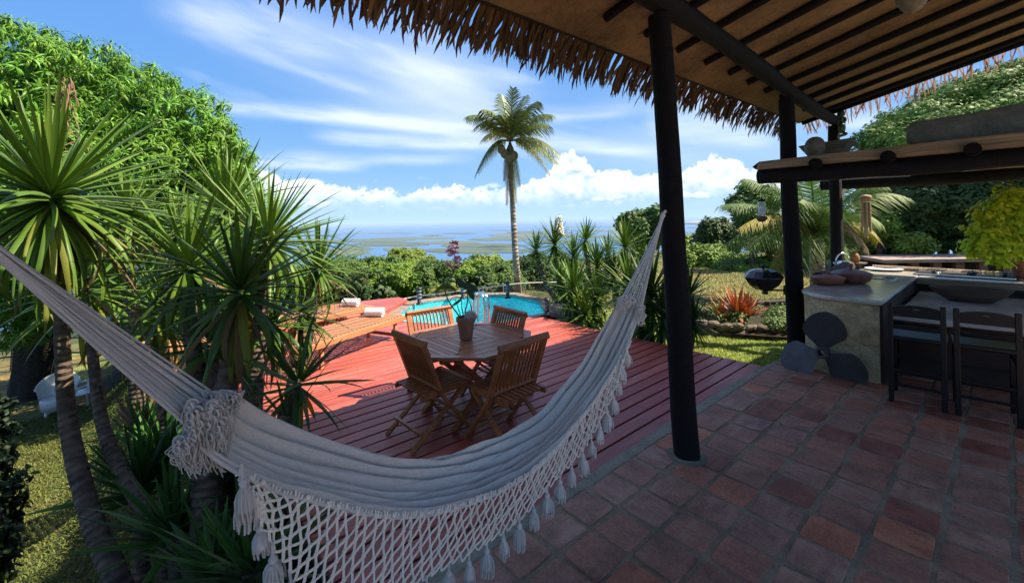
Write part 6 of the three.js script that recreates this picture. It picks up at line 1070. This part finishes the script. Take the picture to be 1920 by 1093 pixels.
{
  const pm = [[0.12, 0.17, 0.045], [0.155, 0.20, 0.055], [0.21, 0.235, 0.06], [0.40, 0.34, 0.07], [0.24, 0.16, 0.08]].map((c) => leafy(c, 0.32, { roughness: 0.4 }));
  const t = thing('coconut_palm', 'tall coconut palm with a pale leaning trunk behind the pool', 'palm tree'), d = 11.5, b = on(973, 558, -0.45), q = (x, y, dz = 0) => at(x, y, d + dz);
  const c = q(956, 268);
  part('trunk', tube([b, at(968, 500, 11.45), q(962, 400), q(957, 320), q(956, 275)], (u) => mix(0.105, 0.066, Math.min(1, u * 1.6)) * (u > 0.8 ? 1.15 : 1), 14, 40), M.palmBark, t);
  const F = (tx, ty, dz, lift, m, len = 0.54, o = {}) => { const e = q(tx, ty, dz), k = c.clone().lerp(e, 0.5); k.y += lift; part('frond', frond([c.clone().add(V((e.x - c.x) * 0.03, 0.05, 0)), k, e], len, { seed: Math.floor(tx * 3 + ty), rib: 0.020, n: 36, ...o }), pm[m], t); };
  for (const a of [[962, 165, -0.3, 0.1, 1, 0.40, { open: 0.5, droop: 0.05, sag: 0.5 }], [985, 180, 0.5, 0.2, 0, 0.42, { open: 0.6, droop: 0.05 }], [940, 178, 0.4, 0.2, 0, 0.42, { open: 0.6, droop: 0.05 }], [1008, 190, -0.4, 0.35, 1], [1034, 215, 0.3, 0.5, 0], [1030, 235, -0.7, 0.45, 1], [905, 205, -0.3, 0.45, 1], [876, 218, 0.2, 0.55, 0], [898, 235, 0.8, 0.5, 0], [1052, 292, -0.2, 0.55, 2], [1046, 305, -0.8, 0.5, 2], [1000, 245, 0.9, 0.5, 0], [1032, 328, 0.2, 0.6, 3, 0.30], [890, 332, -0.1, 0.75, 0, 0.34], [895, 325, 0.7, 0.6, 2, 0.3], [905, 262, -0.9, 0.5, 3, 0.4], [976, 205, -0.9, 0.35, 1], [935, 215, -0.9, 0.35, 1], [968, 380, -0.2, 0.2, 3, 0.24, { droop: 0.5 }], [975, 350, -0.3, 0.3, 2, 0.26, { droop: 0.5 }], [950, 385, 0.2, 0.1, 4, 0.22, { droop: 0.6 }], [945, 340, -0.3, 0.25, 4, 0.24, { droop: 0.6 }], [962, 400, -0.2, 0.05, 4, 0.18, { droop: 0.6 }]]) F(...a);
  const cs = boxUV(new THREE.SphereGeometry(0.11, 12, 10)), cm = mat([0.16, 0.13, 0.05], { roughness: 0.5 });
  for (const [x, y] of [[946, 288], [964, 292], [955, 296], [940, 280]]) { const o = part('coconut', cs, cm, t); o.position.copy(q(x, y, -0.18)); o.scale.set(1, 1.2, 1); }
  // shorter palm beyond the porch posts
  const t2 = thing('young_palm', 'short wide coconut palm beyond the porch posts with some yellow fronds', 'palm tree'), d2 = 10.6, c2 = at(1532, 452, d2), b2 = c2.clone(); b2.y = groundY(b2.x, b2.z);
  part('trunk', tube([b2, c2.clone().lerp(b2, 0.5), c2], 0.16, 12, 10), M.palmBark, t2);
  const pm2 = [[0.085, 0.165, 0.032], [0.11, 0.20, 0.036], [0.15, 0.22, 0.045], [0.38, 0.33, 0.05], [0.24, 0.16, 0.08]].map((c) => leafy(c, 0.32, { roughness: 0.6 }));
  const F2 = (tx, ty, dz, lift, m, len = 0.62, o = {}) => { const e = at(tx, ty, d2 + dz), k = c2.clone().lerp(e, 0.5); k.y += lift; part('frond', frond([c2, k, e], len, { seed: Math.floor(tx + ty * 3), rib: 0.03, n: 60, w: 0.012, ...o }), pm2[m], t2); };
  for (const a of [[1352, 385, 0, 0.7, 0], [1395, 335, 0.6, 0.7, 0], [1348, 470, -0.6, 1.0, 1], [1345, 505, 0.3, 1.3, 0, 0.6], [1385, 430, -1.0, 0.9, 3, 0.5], [1400, 470, -1.2, 0.9, 2], [1440, 345, -0.5, 0.6, 0], [1480, 320, 0.5, 0.4, 0], [1520, 322, -0.4, 0.3, 1], [1560, 330, 0.6, 0.4, 0], [1610, 335, 0, 0.6, 1], [1655, 345, -0.5, 0.8, 2], [1700, 370, 0.4, 1.0, 2], [1650, 455, 0.2, 1.1, 3, 0.5], [1630, 470, -0.7, 1.1, 4, 0.5], [1590, 500, -1.0, 1.0, 1], [1655, 420, -0.8, 0.9, 2, 0.55], [1440, 530, -0.8, 1.1, 3, 0.5], [1480, 520, -1.2, 1.0, 1], [1460, 400, -1.3, 0.8, 0], [1570, 400, -1.3, 0.9, 1], [1410, 380, 1.0, 0.9, 0], [1500, 380, -1.6, 0.8, 2]]) F2(...a);
  const t3 = thing('small_palm', 'small low palm in the garden just behind the orchid stem', 'palm'), c3 = at(836, 552, 12.6); for (let i = 0; i < 9; i++) { const a = i / 8 * Math.PI, e = c3.clone().add(V(Math.cos(a) * 0.5, 0.05 + 0.28 * Math.sin(a), (i % 3 - 1) * 0.25)), k = c3.clone().lerp(e, 0.5).add(V(0, 0.18, 0)); part('frond', frond([c3, k, e], 0.2, { seed: i, rib: 0.008, n: 22, w: 0.012 }), pm[2], t3); } { const f = c3.clone(); f.y = groundY(f.x, f.z); part('stem', tube([f, c3], 0.05, 7, 4, false), M.palmBark, t3); }
  // bromeliads and low plants in the stone bed
  const bed = scene.getObjectByName('stone_flower_bed').position, rm = [[0.52, 0.13, 0.055], [0.58, 0.20, 0.06], [0.42, 0.10, 0.06]].map((x) => leafy(x, 0.4, { map: T.leaf })), ym = [[0.30, 0.30, 0.05], [0.16, 0.24, 0.05], [0.42, 0.26, 0.14]].map((x) => leafy(x, 0.4, { map: T.leaf }));
  const br = (label, x, y, Lf, n, mats, sd, low, wd = 1.6) => { const p = thing('bromeliad', label, 'bromeliad'); const cc = at(x, y, -bed.z - 0.25); rosette(p, cc, Lf, n, { seed: sd, low, dry: 0, mats, wide: wd }); part('core', tube([cc.clone().setY(bed.y + 0.1), cc], 0.04, 7, 4, false), ym[1], p); };
  br('tall orange red bromeliad in the middle of the stone flower bed', 1383, 592, 0.62, 36, rm, 31, 0.45); br('yellow striped bromeliad left of the orange red one', 1352, 598, 0.46, 30, [ym[0], ym[1], rm[1]], 32, 0.2); br('pinkish yellow bromeliad at the right front of the stone bed', 1412, 607, 0.34, 34, [ym[2], ym[0]], 33, 0.1);
  br('green and yellow bromeliad at the front of the stone bed', 1382, 617, 0.26, 30, [ym[0], ym[1]], 34, 0.0); br('coppery bromeliad behind the orange red one', 1402, 590, 0.50, 24, [rm[1], rm[2]], 35, 0.4);
  const gc = thing('bed_greenery', 'low green ground cover filling the stone flower bed', 'ground cover'); gc.userData.kind = 'stuff'; const lobes = [], r = rand(19); for (let i = 0; i < 26; i++) { const a = r() * 6.28, q = Math.sqrt(r()) * 0.98; lobes.push([V(bed.x + Math.cos(a) * q * 1.1, bed.y + 0.26, bed.z + Math.sin(a) * q), 0.16, 0.10, 0.16]); }
  crown(gc, lobes, gBroad, 1100, leafy([0.12, 0.19, 0.045], 0.35), { seed: 5, size: 0.35 });
  // lawn blades
  const bg = (() => { const gs = [], q = rand(8); for (let i = 0; i < 7; i++) { const g = leafBlade(2, sword(0.075), 0.5 + q(), 0.2); g.scale(0.05 * (0.6 + 0.8 * q()), 0.05 * (0.6 + 0.8 * q()), 0.05); g.rotateX(0.5 * q()); g.rotateY(q() * 6.28); g.translate((q() - 0.5) * 0.06, 0, (q() - 0.5) * 0.06); gs.push(clean(g)); } return mergeGeometries(gs); })();
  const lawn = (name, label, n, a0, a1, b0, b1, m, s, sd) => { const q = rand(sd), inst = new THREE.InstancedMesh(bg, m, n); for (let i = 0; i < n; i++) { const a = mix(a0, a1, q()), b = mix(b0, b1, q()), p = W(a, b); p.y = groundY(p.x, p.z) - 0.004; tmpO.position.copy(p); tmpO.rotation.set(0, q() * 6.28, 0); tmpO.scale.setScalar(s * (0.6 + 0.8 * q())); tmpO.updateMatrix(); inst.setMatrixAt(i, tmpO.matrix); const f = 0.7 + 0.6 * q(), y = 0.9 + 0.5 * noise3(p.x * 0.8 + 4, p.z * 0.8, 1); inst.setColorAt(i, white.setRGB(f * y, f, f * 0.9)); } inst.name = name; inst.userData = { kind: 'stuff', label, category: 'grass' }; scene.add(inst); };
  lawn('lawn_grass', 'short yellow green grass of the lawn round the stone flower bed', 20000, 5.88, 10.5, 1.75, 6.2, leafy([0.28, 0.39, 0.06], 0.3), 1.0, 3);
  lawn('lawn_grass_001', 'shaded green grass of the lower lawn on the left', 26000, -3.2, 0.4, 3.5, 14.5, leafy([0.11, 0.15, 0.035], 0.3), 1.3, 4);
  lawn('field_grass', 'dry straw coloured grass of the field behind the log fence', 16000, 9.5, 19, 1.5, 13, leafy([0.34, 0.35, 0.13], 0.3), 1.6, 5);
}

renderer.render(scene, camera);
